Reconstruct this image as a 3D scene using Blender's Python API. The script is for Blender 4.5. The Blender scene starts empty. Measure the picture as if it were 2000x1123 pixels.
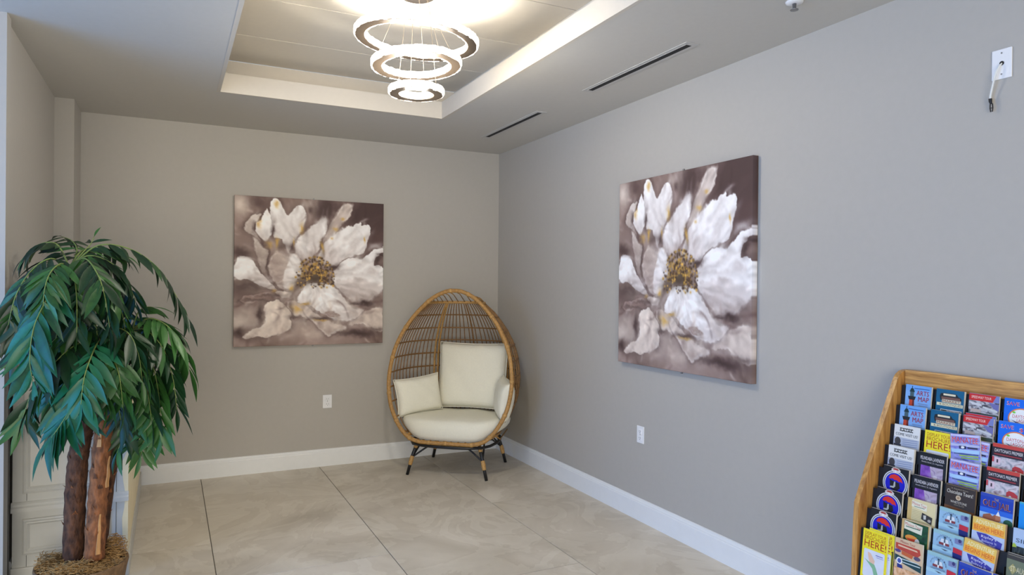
import bpy, bmesh, math, random
import numpy as np
from mathutils import Vector, Matrix, Quaternion

random.seed(7)
sc = bpy.context.scene
COL = sc.collection
PI = math.pi

# ------------------------------------------------------------------ camera
CAM = Vector((-2.6135, -5.5711, 1.4339))
F_PX = 1355.55
FWD = Vector((0.44294, 0.89655, -0.0019)).normalized()
RGT = Vector((0.89652, -0.44291, 0.0092)).normalized()
UPV = RGT.cross(FWD).normalized()
RGT = FWD.cross(UPV).normalized()
cam_data = bpy.data.cameras.new('camera')
cam_data.sensor_fit = 'HORIZONTAL'
cam_data.sensor_width = 36.0
cam_data.lens = F_PX / 2000 * 36.0
cam_data.clip_start = 0.05
cam = bpy.data.objects.new('camera', cam_data)
M = Matrix((RGT, UPV, -FWD)).transposed().to_4x4()
M.translation = CAM
cam.matrix_world = M
COL.objects.link(cam)
sc.camera = cam

# ------------------------------------------------------------------ world, light, exposure
world = bpy.data.worlds.new('world')
sc.world = world
world.use_nodes = True
world.node_tree.nodes['Background'].inputs[0].default_value = (0.62, 0.78, 1.0, 1)
world.node_tree.nodes['Background'].inputs[1].default_value = 1.0


def area_light(name, loc, rot, sx, sy, power, color):
    d = bpy.data.lights.new(name, 'AREA')
    d.shape = 'RECTANGLE'
    d.size, d.size_y = sx, sy
    d.energy = power
    d.color = color
    o = bpy.data.objects.new(name, d)
    o.location, o.rotation_euler = loc, rot
    COL.objects.link(o)
    return o


# daylight through the glazed left side of the lobby and added fill light at a made-up window behind the camera
area_light('window_daylight_left', (-5.86, -3.9, 1.15), (0, -PI / 2, 0), 1.9, 2.9, 118, (0.06, 0.36, 1.0))
area_light('front_fill_light', (-3.8, -8.86, 1.35), (PI / 2, 0, 0), 3.2, 2.3, 178, (1.0, 0.91, 0.76))

sc.view_settings.view_transform = 'Standard'
sc.view_settings.look = 'None'
sc.view_settings.gamma = 1.0
sc.view_settings.use_curve_mapping = False
sc.view_settings.exposure = 0.04


# ------------------------------------------------------------------ helpers
def W(px, py, y):
    """point of the photo's pixel (2000x1123 frame) at world depth plane y"""
    d = FWD + RGT * ((px - 1000) / F_PX) - UPV * ((py - 561.5) / F_PX)
    t = (y - CAM.y) / d.y
    return CAM + d * t


def lin(c):
    return tuple(((v / 255) / 12.92 if v <= 10 else ((v / 255 + 0.055) / 1.055) ** 2.4) for v in c)


MATS = {}


def nodes_of(name):
    m = bpy.data.materials.new(name)
    m.use_nodes = True
    nt = m.node_tree
    return m, nt, nt.nodes['Principled BSDF']


def mat(name, rgb, rough=0.6, var=0.06, scale=14.0, bump=0.0, metal=0.0, spec=0.5, stretch=(1, 1, 1), coat=0.0):
    """plain paint / plastic / cloth with a little procedural variation"""
    if name in MATS:
        return MATS[name]
    m, nt, b = nodes_of(name)
    n = nt.nodes
    tc = n.new('ShaderNodeTexCoord')
    mp = n.new('ShaderNodeMapping')
    mp.inputs['Scale'].default_value = stretch
    ns = n.new('ShaderNodeTexNoise')
    ns.inputs['Scale'].default_value = scale
    ns.inputs['Detail'].default_value = 5
    nt.links.new(tc.outputs['Object'], mp.inputs[0])
    nt.links.new(mp.outputs[0], ns.inputs['Vector'])
    cr = n.new('ShaderNodeValToRGB')
    c = lin(rgb)
    cr.color_ramp.elements[0].position = 0.3
    cr.color_ramp.elements[1].position = 0.7
    cr.color_ramp.elements[0].color = (*[v * (1 - var) for v in c], 1)
    cr.color_ramp.elements[1].color = (*[min(1, v * (1 + var)) for v in c], 1)
    nt.links.new(ns.outputs['Fac'], cr.inputs[0])
    nt.links.new(cr.outputs[0], b.inputs['Base Color'])
    b.inputs['Roughness'].default_value = rough
    b.inputs['Metallic'].default_value = metal
    b.inputs['Specular IOR Level'].default_value = spec
    b.inputs['Coat Weight'].default_value = coat
    if bump:
        bp = n.new('ShaderNodeBump')
        bp.inputs['Strength'].default_value = bump
        bp.inputs['Distance'].default_value = 0.01
        nt.links.new(ns.outputs['Fac'], bp.inputs['Height'])
        nt.links.new(bp.outputs[0], b.inputs['Normal'])
    MATS[name] = m
    return m


def ink(rgb):
    """flat printing ink"""
    return mat('ink_%02x%02x%02x' % tuple(int(v) for v in rgb), rgb, 0.35, 0.03, 40)


def photo_mat(name, cols, scale=60.0, stretch=(1, 1, 1)):
    """printed photograph too small to read: mottled patches of its colours"""
    if name in MATS:
        return MATS[name]
    m, nt, b = nodes_of(name)
    n = nt.nodes
    tc = n.new('ShaderNodeTexCoord')
    mp = n.new('ShaderNodeMapping')
    mp.inputs['Scale'].default_value = stretch
    ns = n.new('ShaderNodeTexNoise')
    ns.inputs['Scale'].default_value = scale
    ns.inputs['Detail'].default_value = 3
    ns.inputs['Distortion'].default_value = 0.6
    nt.links.new(tc.outputs['Object'], mp.inputs[0])
    nt.links.new(mp.outputs[0], ns.inputs['Vector'])
    cr = n.new('ShaderNodeValToRGB')
    cr.color_ramp.interpolation = 'LINEAR'
    k = len(cols)
    while len(cr.color_ramp.elements) < k:
        cr.color_ramp.elements.new(0.5)
    for i, c in enumerate(cols):
        e = cr.color_ramp.elements[i]
        e.position = 0.28 + 0.44 * i / (k - 1)
        e.color = (*lin(c), 1)
    nt.links.new(ns.outputs['Fac'], cr.inputs[0])
    nt.links.new(cr.outputs[0], b.inputs['Base Color'])
    b.inputs['Roughness'].default_value = 0.35
    MATS[name] = m
    return m


def emit_mat(name, rgb, strength):
    if name in MATS:
        return MATS[name]
    m, nt, b = nodes_of(name)
    b.inputs['Base Color'].default_value = (0.9, 0.9, 0.9, 1)
    b.inputs['Roughness'].default_value = 0.15
    b.inputs['Emission Color'].default_value = (*lin(rgb), 1)
    b.inputs['Emission Strength'].default_value = strength
    MATS[name] = m
    return m


def wood_mat(name, dark, light, axis=2, scale=1.0):
    if name in MATS:
        return MATS[name]
    m, nt, b = nodes_of(name)
    n = nt.nodes
    tc = n.new('ShaderNodeTexCoord')
    mp = n.new('ShaderNodeMapping')
    s = [26 * scale] * 3
    s[axis] = 2.0 * scale
    mp.inputs['Scale'].default_value = s
    ns = n.new('ShaderNodeTexNoise')
    ns.inputs['Scale'].default_value = 2.6
    ns.inputs['Detail'].default_value = 8
    ns.inputs['Roughness'].default_value = 0.62
    ns.inputs['Distortion'].default_value = 0.8
    nt.links.new(tc.outputs['Object'], mp.inputs[0])
    nt.links.new(mp.outputs[0], ns.inputs['Vector'])
    cr = n.new('ShaderNodeValToRGB')
    cr.color_ramp.elements[0].position = 0.33
    cr.color_ramp.elements[1].position = 0.62
    cr.color_ramp.elements[0].color = (*lin(dark), 1)
    cr.color_ramp.elements[1].color = (*lin(light), 1)
    nt.links.new(ns.outputs['Fac'], cr.inputs[0])
    nt.links.new(cr.outputs[0], b.inputs['Base Color'])
    b.inputs['Roughness'].default_value = 0.38
    bp = n.new('ShaderNodeBump')
    bp.inputs['Strength'].default_value = 0.15
    bp.inputs['Distance'].default_value = 0.004
    nt.links.new(ns.outputs['Fac'], bp.inputs['Height'])
    nt.links.new(bp.outputs[0], b.inputs['Normal'])
    MATS[name] = m
    return m


def tile_mat():
    m, nt, b = nodes_of('floor_tile_stone')
    n = nt.nodes
    tc = n.new('ShaderNodeTexCoord')
    oi = n.new('ShaderNodeObjectInfo')
    ad = n.new('ShaderNodeVectorMath')
    sc_ = n.new('ShaderNodeVectorMath')
    sc_.operation = 'SCALE'
    cmb = n.new('ShaderNodeCombineXYZ')
    for i in range(3):
        nt.links.new(oi.outputs['Random'], cmb.inputs[i])
    nt.links.new(cmb.outputs[0], sc_.inputs[0])
    sc_.inputs['Scale'].default_value = 37.0
    nt.links.new(tc.outputs['Object'], ad.inputs[0])
    nt.links.new(sc_.outputs[0], ad.inputs[1])
    n1 = n.new('ShaderNodeTexNoise')
    n1.inputs['Scale'].default_value = 1.3
    n1.inputs['Detail'].default_value = 7
    n1.inputs['Distortion'].default_value = 1.6
    nt.links.new(ad.outputs[0], n1.inputs['Vector'])
    n2 = n.new('ShaderNodeTexNoise')
    n2.inputs['Scale'].default_value = 1.7
    n2.inputs['Detail'].default_value = 9
    n2.inputs['Roughness'].default_value = 0.55
    n2.inputs['Distortion'].default_value = 3.2
    nt.links.new(ad.outputs[0], n2.inputs['Vector'])
    r1 = n.new('ShaderNodeValToRGB')
    r1.color_ramp.elements[0].position = 0.3
    r1.color_ramp.elements[1].position = 0.72
    r1.color_ramp.elements[0].color = (*lin((190, 181, 165)), 1)
    r1.color_ramp.elements[1].color = (*lin((222, 214, 200)), 1)
    nt.links.new(n1.outputs['Fac'], r1.inputs[0])
    r2 = n.new('ShaderNodeValToRGB')
    e = r2.color_ramp.elements
    e[0].position = 0.40
    e[0].color = (0.5, 0.5, 0.5, 1)
    e[1].position = 0.62
    e[1].color = (0.56, 0.56, 0.56, 1)
    v1 = e.new(0.485)
    v1.color = (0.44, 0.44, 0.44, 1)
    v2 = e.new(0.515)
    v2.color = (0.62, 0.62, 0.61, 1)
    nt.links.new(n2.outputs['Fac'], r2.inputs[0])
    mx = n.new('ShaderNodeMix')
    mx.data_type = 'RGBA'
    mx.blend_type = 'SOFT_LIGHT'
    mx.inputs['Factor'].default_value = 0.8
    nt.links.new(r1.outputs[0], mx.inputs['A'])
    nt.links.new(r2.outputs[0], mx.inputs['B'])
    nt.links.new(mx.outputs['Result'], b.inputs['Base Color'])
    b.inputs['Roughness'].default_value = 0.42
    b.inputs['Specular IOR Level'].default_value = 0.35
    return m


def leaf_mat(name, c1, c2):
    m, nt, b = nodes_of(name)
    n = nt.nodes
    oi = n.new('ShaderNodeObjectInfo')
    tc = n.new('ShaderNodeTexCoord')
    ns = n.new('ShaderNodeTexNoise')
    ns.inputs['Scale'].default_value = 9
    ns.inputs['Detail'].default_value = 4
    nt.links.new(tc.outputs['Object'], ns.inputs['Vector'])
    ad = n.new('ShaderNodeMath')
    ad.operation = 'ADD'
    nt.links.new(oi.outputs['Random'], ad.inputs[0])
    nt.links.new(ns.outputs['Fac'], ad.inputs[1])
    hf = n.new('ShaderNodeMath')
    hf.operation = 'MULTIPLY'
    hf.inputs[1].default_value = 0.5
    nt.links.new(ad.outputs[0], hf.inputs[0])
    cr = n.new('ShaderNodeValToRGB')
    cr.color_ramp.elements[0].position = 0.2
    cr.color_ramp.elements[1].position = 0.8
    cr.color_ramp.elements[0].color = (*lin(c1), 1)
    cr.color_ramp.elements[1].color = (*lin(c2), 1)
    nt.links.new(hf.outputs[0], cr.inputs[0])
    nt.links.new(cr.outputs[0], b.inputs['Base Color'])
    b.inputs['Roughness'].default_value = 0.42
    b.inputs['Specular IOR Level'].default_value = 0.45
    return m


class MB:
    """collects shapes; build() links them as ONE mesh object"""

    def __init__(s):
        s.v, s.f, s.m = [], [], []

    def add(s, vs, fs, mi=0):
        o = len(s.v)
        s.v += [tuple(p) for p in vs]
        s.f += [tuple(i + o for i in f) for f in fs]
        s.m += [mi] * len(fs)
        return s

    def box(s, x0, x1, y0, y1, z0, z1, mi=0):
        vs = [(x, y, z) for x in (x0, x1) for y in (y0, y1) for z in (z0, z1)]
        return s.add(vs, [(0, 1, 3, 2), (4, 6, 7, 5), (0, 4, 5, 1), (2, 3, 7, 6), (0, 2, 6, 4), (1, 5, 7, 3)], mi)

    def bbox(s, x0, x1, y0, y1, z0, z1, b=0.004, mi=0):
        """box with chamfered edges"""
        bm = bmesh.new()
        bmesh.ops.create_cube(bm, size=1)
        for v in bm.verts:
            v.co = Vector((x0 + (v.co.x + .5) * (x1 - x0), y0 + (v.co.y + .5) * (y1 - y0), z0 + (v.co.z + .5) * (z1 - z0)))
        bmesh.ops.bevel(bm, geom=bm.edges[:], offset=b, segments=2, profile=0.5, affect='EDGES')
        bm.verts.index_update()
        s.add([v.co for v in bm.verts], [[v.index for v in f.verts] for f in bm.faces], mi)
        bm.free()
        return s

    def prism(s, pts, axis, a0, a1, mi=0):
        """2D polygon extruded along an axis (0,1,2)"""
        n = len(pts)

        def P(p, a):
            q = list(p)
            q.insert(axis, a)
            return q
        vs = [P(p, a0) for p in pts] + [P(p, a1) for p in pts]
        fs = [tuple(range(n))[::-1], tuple(range(n, 2 * n))]
        fs += [(i, (i + 1) % n, n + (i + 1) % n, n + i) for i in range(n)]
        return s.add(vs, fs, mi)

    def tube(s, path, rad, n=6, mi=0, closed=False, cap=True):
        path = [Vector(p) for p in path]
        k = len(path)
        rads = rad if hasattr(rad, '__len__') else [rad] * k
        vs, fs = [], []
        ref = None
        for i, p in enumerate(path):
            if closed:
                t = path[(i + 1) % k] - path[i - 1]
            else:
                t = path[min(i + 1, k - 1)] - path[max(i - 1, 0)]
            t.normalize()
            if ref is None:
                ref = Vector((0, 0, 1)) if abs(t.z) < 0.9 else Vector((1, 0, 0))
            a = t.cross(ref)
            if a.length < 1e-6:
                a = t.orthogonal()
            a.normalize()
            b = t.cross(a)
            ref = -b if False else (a.cross(t))
            for j in range(n):
                an = 2 * PI * j / n
                vs.append(p + (a * math.cos(an) + b * math.sin(an)) * rads[i])
        for i in range(k if closed else k - 1):
            for j in range(n):
                i2 = (i + 1) % k
                fs.append((i * n + j, i * n + (j + 1) % n, i2 * n + (j + 1) % n, i2 * n + j))
        if cap and not closed:
            fs.append(tuple(range(n))[::-1])
            fs.append(tuple((k - 1) * n + j for j in range(n)))
        return s.add(vs, fs, mi)

    def lathe(s, prof, n=32, mi=0, c=(0, 0, 0)):
        vs, fs = [], []
        k = len(prof)
        for j in range(n):
            a = 2 * PI * j / n
            for r, z in prof:
                vs.append((c[0] + r * math.cos(a), c[1] + r * math.sin(a), c[2] + z))
        for j in range(n):
            for i in range(k - 1):
                j2 = (j + 1) % n
                fs.append((j * k + i, j2 * k + i, j2 * k + i + 1, j * k + i + 1))
        return s.add(vs, fs, mi)

    def mesh(s, name, mats, smooth=False):
        me = bpy.data.meshes.new(name)
        me.from_pydata(s.v, [], s.f)
        for m in (mats if isinstance(mats, (list, tuple)) else [mats]):
            me.materials.append(m)
        me.polygons.foreach_set('material_index', s.m)
        if smooth:
            me.polygons.foreach_set('use_smooth', [True] * len(s.f))
        bm = bmesh.new()
        bm.from_mesh(me)
        bmesh.ops.recalc_face_normals(bm, faces=bm.faces[:])
        bm.to_mesh(me)
        bm.free()
        me.update()
        return me

    def build(s, name, mats, parent=None, smooth=False):
        return link(name, s.mesh(name, mats, smooth), parent)


def link(name, data, parent=None):
    o = bpy.data.objects.new(name, data)
    COL.objects.link(o)
    if parent is not None:
        o.parent = parent
    return o


def empty(name, loc=(0, 0, 0), rz=0.0):
    o = link(name, None)
    o.empty_display_size = 0.1
    o.location = loc
    o.rotation_euler = (0, 0, rz)
    return o


def tag(o, label, cat, group=None):
    o['label'] = label
    o['category'] = cat
    if group:
        o['group'] = group
    return o


def struct(o, label=None):
    o['kind'] = 'structure'
    if label:
        o['label'] = label
    return o


def smoothpath(pts, n, closed=False):
    """Catmull-Rom through points"""
    pts = [Vector(p) for p in pts]
    k = len(pts)
    out = []
    segs = k if closed else k - 1
    for i in range(segs):
        if closed:
            a, b, c, d = pts[(i - 1) % k], pts[i], pts[(i + 1) % k], pts[(i + 2) % k]
        else:
            a, b, c, d = pts[max(i - 1, 0)], pts[i], pts[i + 1], pts[min(i + 2, k - 1)]
        for j in range(n):
            t = j / n
            out.append(0.5 * ((2 * b) + (c - a) * t + (2 * a - 5 * b + 4 * c - d) * t * t + (3 * b - a - 3 * c + d) * t ** 3))
    if not closed:
        out.append(pts[-1])
    return out


# ------------------------------------------------------------------ materials of the place
H = 2.6
M_wall = mat('wall_paint_greige', (178, 174, 167), 0.75, 0.012, 30, 0.03)
M_ceil = mat('ceiling_paint', (200, 197, 190), 0.8, 0.012, 30, 0.02)
M_tray = mat('tray_paint_white', (204, 197, 185), 0.7, 0.012, 30, 0.02)
M_panel = mat('tray_panel_paint', (220, 212, 197), 0.8, 0.012, 30, 0.02)
M_white = mat('white_trim_paint', (232, 234, 235), 0.38, 0.012, 20)
M_grout = mat('grout', (112, 106, 96), 0.9)
M_tile = tile_mat()
M_plate = mat('white_plastic', (235, 236, 238), 0.35, 0.01)
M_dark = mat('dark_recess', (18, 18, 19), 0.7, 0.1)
M_black = mat('black_metal', (22, 22, 24), 0.42, 0.12)
M_rattan = mat('rattan', (170, 128, 70), .5, .25, 70, .3)
M_rod = mat('rattan_dark', (132, 96, 54), .55, .25, 70, .2)
M_rattan2 = mat('rattan_wrap', (180, 140, 82), 0.55, 0.3, 120, 0.3)
M_cushion = mat('cream_cushion_cloth', (232, 229, 212), 0.85, 0.02, 90, 0.08)
M_glass_frame = mat('window_frame_aluminium', (90, 92, 95), 0.4, 0.05)

# ------------------------------------------------------------------ the room: an alcove off a glazed lobby
XL, YF = -3.27, -9.0     # alcove left wall, lobby front
XW = -6.0                # lobby left side (glazed)
YJ = -1.90               # wall end facing the lobby

floor = struct(MB().box(XW - .1, .1, YF - .1, .1, -.1, -.004).build('floor', M_grout))
tile_cols = [(-.69, .0, (-1.40, -3.96, -6.52)), (-1.545, -.69, (-2.50, -5.06, -7.62)), (-2.395, -1.545, (-1.97, -4.53, -7.09)),
             (-3.25, -2.395, (-1.41, -3.97, -6.53)), (-4.105, -3.25, (-2.5, -5.06, -7.62)), (-4.96, -4.105, (-1.97, -4.53, -7.09)),
             (XW, -4.96, (-1.41, -3.97, -6.53))]
for x0, x1, js in tile_cols:
    y_hi = 0.0 if x1 > -3.3 else YJ
    edges = [y_hi] + [j for j in js if j < y_hi] + [YF]
    for a, b_ in zip(edges[:-1], edges[1:]):
        g = .0022
        MB().bbox(x0 + g, x1 - g, b_ + g, a - g, -.012, 0, .0012).build('tile', M_tile, floor)

wall_b = struct(MB().box(XL, .12, 0, .12, 0, 2.95).build('wall_back', M_wall))
wall_r = struct(MB().box(0, .12, YF - .1, 0, 0, 2.95).build('wall_right', M_wall))
wl = MB()
wl.box(XL - .12, XL, -1.66, 0, 0, H)                    # left wall of the alcove
wl.box(XL - .12, XL, YJ + .09, -1.66, 1.02, H)          # above the slot beside the cabinet
wl.box(XL, -3.163, -.365, 0, 0, H)                      # boxed-in corner chase
wall_l = struct(wl.build('wall_left', M_wall))
struct(MB().box(XW, -3.2515, YJ, YJ + .09, 0, H).build('wall_lobby', M_wall), 'end of the partition wall facing the lobby')
MB().box(XL - .34, XL - .10, YJ + .09, -1.66, 0, 1.02).build('slot_back', M_dark, wall_l)  # cavity lining coloured near black in place of its shade

# lower ceiling with the tray opening
TX0, TX1, TY0, TY1 = -2.343, -.915, -3.78, -1.0
CV = .15
LIP = 2.717
UP = 2.84
c = MB()
t = .02
for (x0, x1, y0, y1) in ((XW, TX0 - t, YF, 0), (TX1 + t, 0, YF, 0), (TX0 - t, TX1 + t, YF, TY0 - t), (TX0 - t, TX1 + t, TY1 + t, 0)):
    c.box(x0, x1, y0, y1, H, H + .03)
ceil = struct(c.build('ceiling', M_ceil))
lip = MB()
lip.box(TX0 - t, TX0, TY0 - t, TY1 + t, H - .001, LIP)
lip.box(TX1, TX1 + t, TY0 - t, TY1 + t, H - .001, LIP)
lip.box(TX0, TX1, TY0 - t, TY0, H - .001, LIP)
lip.box(TX0, TX1, TY1, TY1 + t, H - .001, LIP)
struct(lip.build('trim_1', M_tray), 'cream fascia around the recessed ceiling tray')
cw = MB()
a0, a1, b0, b1 = TX0 - CV, TX1 + CV, TY0 - CV, TY1 + CV
cw.box(a0 - .02, a0, b0, b1, H + .03, UP)
cw.box(a1, a1 + .02, b0, b1, H + .03, UP)
cw.box(a0 - .02, a1 + .02, b0 - .02, b0, H + .03, UP)
cw.box(a0 - .02, a1 + .02, b1, b1 + .02, H + .03, UP)
cw.box(a0 - .02, a1 + .02, b0 - .02, b1 + .02, UP + .012, UP + .03)
tray = cw.build('tray_recess', M_tray, ceil)
ys = [b1, -1.37, -1.955, -2.54, -3.125, -3.71, b0]
for ya, yb in zip(ys[:-1], ys[1:]):
    MB().bbox(a0, a1, yb + .003, ya - .003, UP, UP + .012, .0015).build('ceiling_panel', M_panel, ceil)

# lobby shell behind the camera: glazed left side, and a front with an added fill window
wf = MB()
wf.box(XW, 0, YF - .1, YF, 0, .2)
wf.box(XW, 0, YF - .1, YF, 2.5, H)
wf.box(XW, -5.5, YF - .1, YF, .2, 2.5)
wf.box(-2.1, 0, YF - .1, YF, .2, 2.5)
struct(wf.build('wall_front', M_wall))
ww = MB()
ww.box(XW - .1, XW, YF, YJ, 0, .2)
ww.box(XW - .1, XW, YF, YJ, 2.5, H)
ww.box(XW - .1, XW, YF, -5.4, .2, 2.5)
ww.box(XW - .1, XW, -2.4, YJ, .2, 2.5)
struct(ww.build('wall_window_side', M_wall))
w1 = MB()
for y in (-5.4, -4.4, -3.4, -2.45):
    w1.box(XW - .08, XW - .02, y, y + .05, .2, 2.5)
w1.box(XW - .08, XW - .02, -5.4, -2.4, .2, .25)
w1.box(XW - .08, XW - .02, -5.4, -2.4, 2.45, 2.5)
struct(w1.build('window_1', M_glass_frame))
w2 = MB()
for x in (-5.5, -4.4, -3.3, -2.15):
    w2.box(x, x + .05, YF - .08, YF - .02, .2, 2.5)
w2.box(-5.5, -2.1, YF - .08, YF - .02, .2, .25)
w2.box(-5.5, -2.1, YF - .08, YF - .02, 2.45, 2.5)
struct(w2.build('added_fill_window', M_glass_frame))  # unseen window, added to carry the fill light

# baseboards, stepped top moulding
bp = [(0, 0), (.016, 0), (.016, .108), (.0135, .112), (.0135, .118), (.009, .124), (.007, .133), (0, .1352)]
struct(MB().prism([(-a, z) for a, z in bp], 0, -3.163, 0).build('baseboard_back', M_white))
struct(MB().prism([(-a, z) for a, z in bp], 1, YF, -.0165).build('baseboard_right', M_white))
struct(MB().prism([(XL + a, z) for a, z in bp], 1, -1.66, -.37).build('baseboard_left', M_white))


# ------------------------------------------------------------------ wall canvases
def vnoise(shape, cells, rng):
    """smooth value noise in 0..1"""
    g = rng.random((cells + 3, cells + 3))
    y = np.linspace(0, cells, shape[0])
    x = np.linspace(0, cells, shape[1])
    yi, xi = y.astype(int), x.astype(int)
    fy, fx = y - yi, x - xi
    fy, fx = fy * fy * (3 - 2 * fy), fx * fx * (3 - 2 * fx)
    A = g[yi][:, xi]
    B = g[yi][:, xi + 1]
    C_ = g[yi + 1][:, xi]
    D = g[yi + 1][:, xi + 1]
    fx, fy = fx[None, :], fy[:, None]
    return A * (1 - fx) * (1 - fy) + B * fx * (1 - fy) + C_ * (1 - fx) * fy + D * fx * fy


def fbm(shape, cells, rng, octv=4):
    s, a, o = 0, .5, 0
    for i in range(octv):
        s = s + a * vnoise(shape, cells * 2 ** i, rng)
        o += a
        a *= .5
    return s / o


def flower_picture(N=340):
    """brush-painted white flower on brown: returns N x N x 3 linear colours, row 0 = top"""
    rng = np.random.default_rng(5)
    # design space: 1123-unit square, painting corners as measured
    TL, TR, BR, BL = (98, 65), (1055, 128), (1043, 1028), (85, 1045)
    uu = np.linspace(0, 1, N)[None, :]
    vv = np.linspace(0, 1, N)[:, None]
    X = TL[0] * (1 - uu) * (1 - vv) + TR[0] * uu * (1 - vv) + BR[0] * uu * vv + BL[0] * (1 - uu) * vv
    Y = TL[1] * (1 - uu) * (1 - vv) + TR[1] * uu * (1 - vv) + BR[1] * uu * vv + BL[1] * (1 - uu) * vv
    sh = (N, N)
    wx = (fbm(sh, 14, rng) - .5) * 34 + (fbm(sh, 50, rng, 2) - .5) * 12
    wy = (fbm(sh, 14, rng) - .5) * 34 + (fbm(sh, 50, rng, 2) - .5) * 12
    XW_, YW_ = X + wx, Y + wy
    n1 = fbm(sh, 5, rng)
    n2 = fbm(sh, 11, rng)
    n3 = fbm(sh, 34, rng)

    def blob(cx, cy, rx, ry, p=1.0):
        return np.exp(-(((XW_ - cx) / rx) ** 2 + ((YW_ - cy) / ry) ** 2) * p)
    DK = np.array((84, 66, 64.))
    MD = np.array((146, 127, 120.))
    LT = np.array((203, 192, 184.))
    WH = np.array((240, 237, 236.))
    CR = np.array((222, 210, 200.))
    img = MD + (n1[..., None] - .5) * 70 + (n2[..., None] - .5) * 50

    def lay(col, a):
        nonlocal img
        a = np.clip(a, 0, 1)[..., None]
        img = img * (1 - a) + np.asarray(col, float) * a
    # background washes
    lay(DK, 1.5 * blob(970, 215, 170, 190))
    lay(DK, 1.3 * blob(650, 150, 110, 80))
    lay(DK * 1.12, .9 * blob(1000, 360, 90, 90))
    lay(DK, .7 * blob(230, 110, 90, 45))
    lay(CR, .9 * blob(130, 130, 60, 70))
    lay(MD * .9, .6 * blob(150, 360, 80, 100))
    lay(DK, .6 * blob(120, 440, 40, 40))
    lay(MD * .82, .9 * blob(170, 670, 120, 50))
    lay(DK * 1.1, .6 * blob(110, 700, 60, 30))
    lay(MD * .9, .8 * blob(190, 830, 90, 80))
    lay(DK, .8 * blob(245, 830, 28, 60))
    lay(CR, .8 * blob(110, 880, 60, 50))
    lay(DK, .8 * blob(110, 960, 40, 30))
    lay(MD, .7 * blob(500, 930, 90, 60))
    lay(DK * 1.15, .95 * blob(880, 960, 140, 32))
    lay(MD * 1.0, .8 * blob(640, 1010, 260, 30))
    lay(CR, .6 * blob(560, 150, 70, 60))
    lay(LT * .95, .7 * blob(560, 720, 260, 120))
    lay(LT, .6 * blob(330, 870, 260, 110))
    lay(LT * .92, .35 * blob(420, 430, 150, 90))
    lay(LT * .9, .5 * blob(250, 560, 120, 90))
    lay(LT, .7 * blob(820, 860, 190, 60))
    lay(CR, .55 * blob(640, 960, 160, 40))
    lay(DK, .5 * blob(565, 165, 25, 25))
    lay(CR, .7 * blob(990, 880, 90, 70))
    lay(MD * .9, .8 * blob(1020, 730, 50, 60))

    def sdf(pts):
        P = np.array([tuple(q)[:2] for q in smoothpath([(a, b, 0) for a, b in pts], 3, True)])
        d = np.full(sh, 1e9)
        ins = np.zeros(sh, bool)
        k = len(P)
        for i in range(k):
            a, b = P[i], P[(i + 1) % k]
            e = b - a
            px, py = XW_ - a[0], YW_ - a[1]
            tt = np.clip((px * e[0] + py * e[1]) / (e @ e + 1e-9), 0, 1)
            d = np.minimum(d, (px - e[0] * tt) ** 2 + (py - e[1] * tt) ** 2)
            cond = ((a[1] > YW_) != (b[1] > YW_))
            with np.errstate(divide='ignore', invalid='ignore'):
                xc = (b[0] - a[0]) * (YW_ - a[1]) / (b[1] - a[1] + 1e-12) + a[0]
            ins ^= cond & (XW_ < xc)
        d = np.sqrt(d)
        return np.where(ins, -d, d)

    def petal(pts, col=WH, root=(585, 600), soft=9, shade=.55, edge=.5, shade_col=(148, 130, 124), light=(.0, -1.0)):
        nonlocal img
        d = sdf(pts)
        sft = soft * (.5 + 3.2 * np.clip(n1 * 1.6 - .35, 0, 1) ** 2)           # crisp in places, smeared in others
        a = np.clip(.5 - d / sft, 0, 1)
        a = a * a * (3 - 2 * a)
        # soft brushed shadow under the petal
        lay(DK, edge * 1.25 * np.clip(1 - np.maximum(d, 0) / 42, 0, 1) ** 2 * np.clip(n2 * 2.2 - .55, 0, 1) * (d > -3))
        ang = np.arctan2(YW_ - root[1], XW_ - root[0])
        streak = .5 + .5 * np.sin(ang * 23 + n2 * 10 + n1 * 6) * np.sin(ang * 9 + n1 * 8)
        P = np.array(pts, float)
        cx, cy = P[:, 0].mean(), P[:, 1].mean()
        ex, ey = P[:, 0].std() + 20, P[:, 1].std() + 20
        g = (X + wx * 2 - cx) / ex * light[0] + (Y + wy * 2 - cy) / ey * light[1]
        s = shade * np.clip(.40 - .42 * g + 1.1 * (n2 - .5) + .5 * (streak - .5) + .5 * (n1 - .5), 0, 1.15)
        colr = np.asarray(col)[None, None] * (1 - s[..., None]) + np.asarray(shade_col)[None, None] * s[..., None]
        colr = colr + (n3[..., None] - .5) * 16
        img = img * (1 - a[..., None]) + colr * a[..., None]
        rim = np.clip(1 - np.abs(d + 9) / 10, 0, 1) * np.clip(n3 * 2 - .7, 0, 1)
        lay(np.array((240, 238, 236.)), .55 * rim * a)

    petal([(165, 240), (205, 195), (262, 183), (236, 222), (214, 262), (236, 330), (275, 402), (236, 350), (190, 312), (150, 290)], LT, shade=.5)
    petal([(200, 330), (250, 370), (290, 440), (285, 520), (310, 640), (270, 590), (235, 500), (215, 420)], LT * .96, shade=.8)
    petal([(660, 330), (690, 240), (735, 180), (780, 130), (836, 125), (842, 170), (812, 232), (762, 272), (705, 335), (640, 400)], LT * 1.06, shade=.55, light=(-.3, -.8))
    petal([(320, 100), (355, 85), (398, 165), (430, 205), (482, 133), (527, 185), (530, 235), (505, 290), (470, 350), (440, 400), (425, 442), (398, 400), (375, 352), (340, 340), (318, 280), (303, 210)], WH, shade=.4)
    petal([(286, 150), (312, 225), (322, 300), (290, 362), (250, 332), (226, 300), (238, 240), (262, 215)], WH, shade=.45, light=(.5, -.5))
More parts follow.
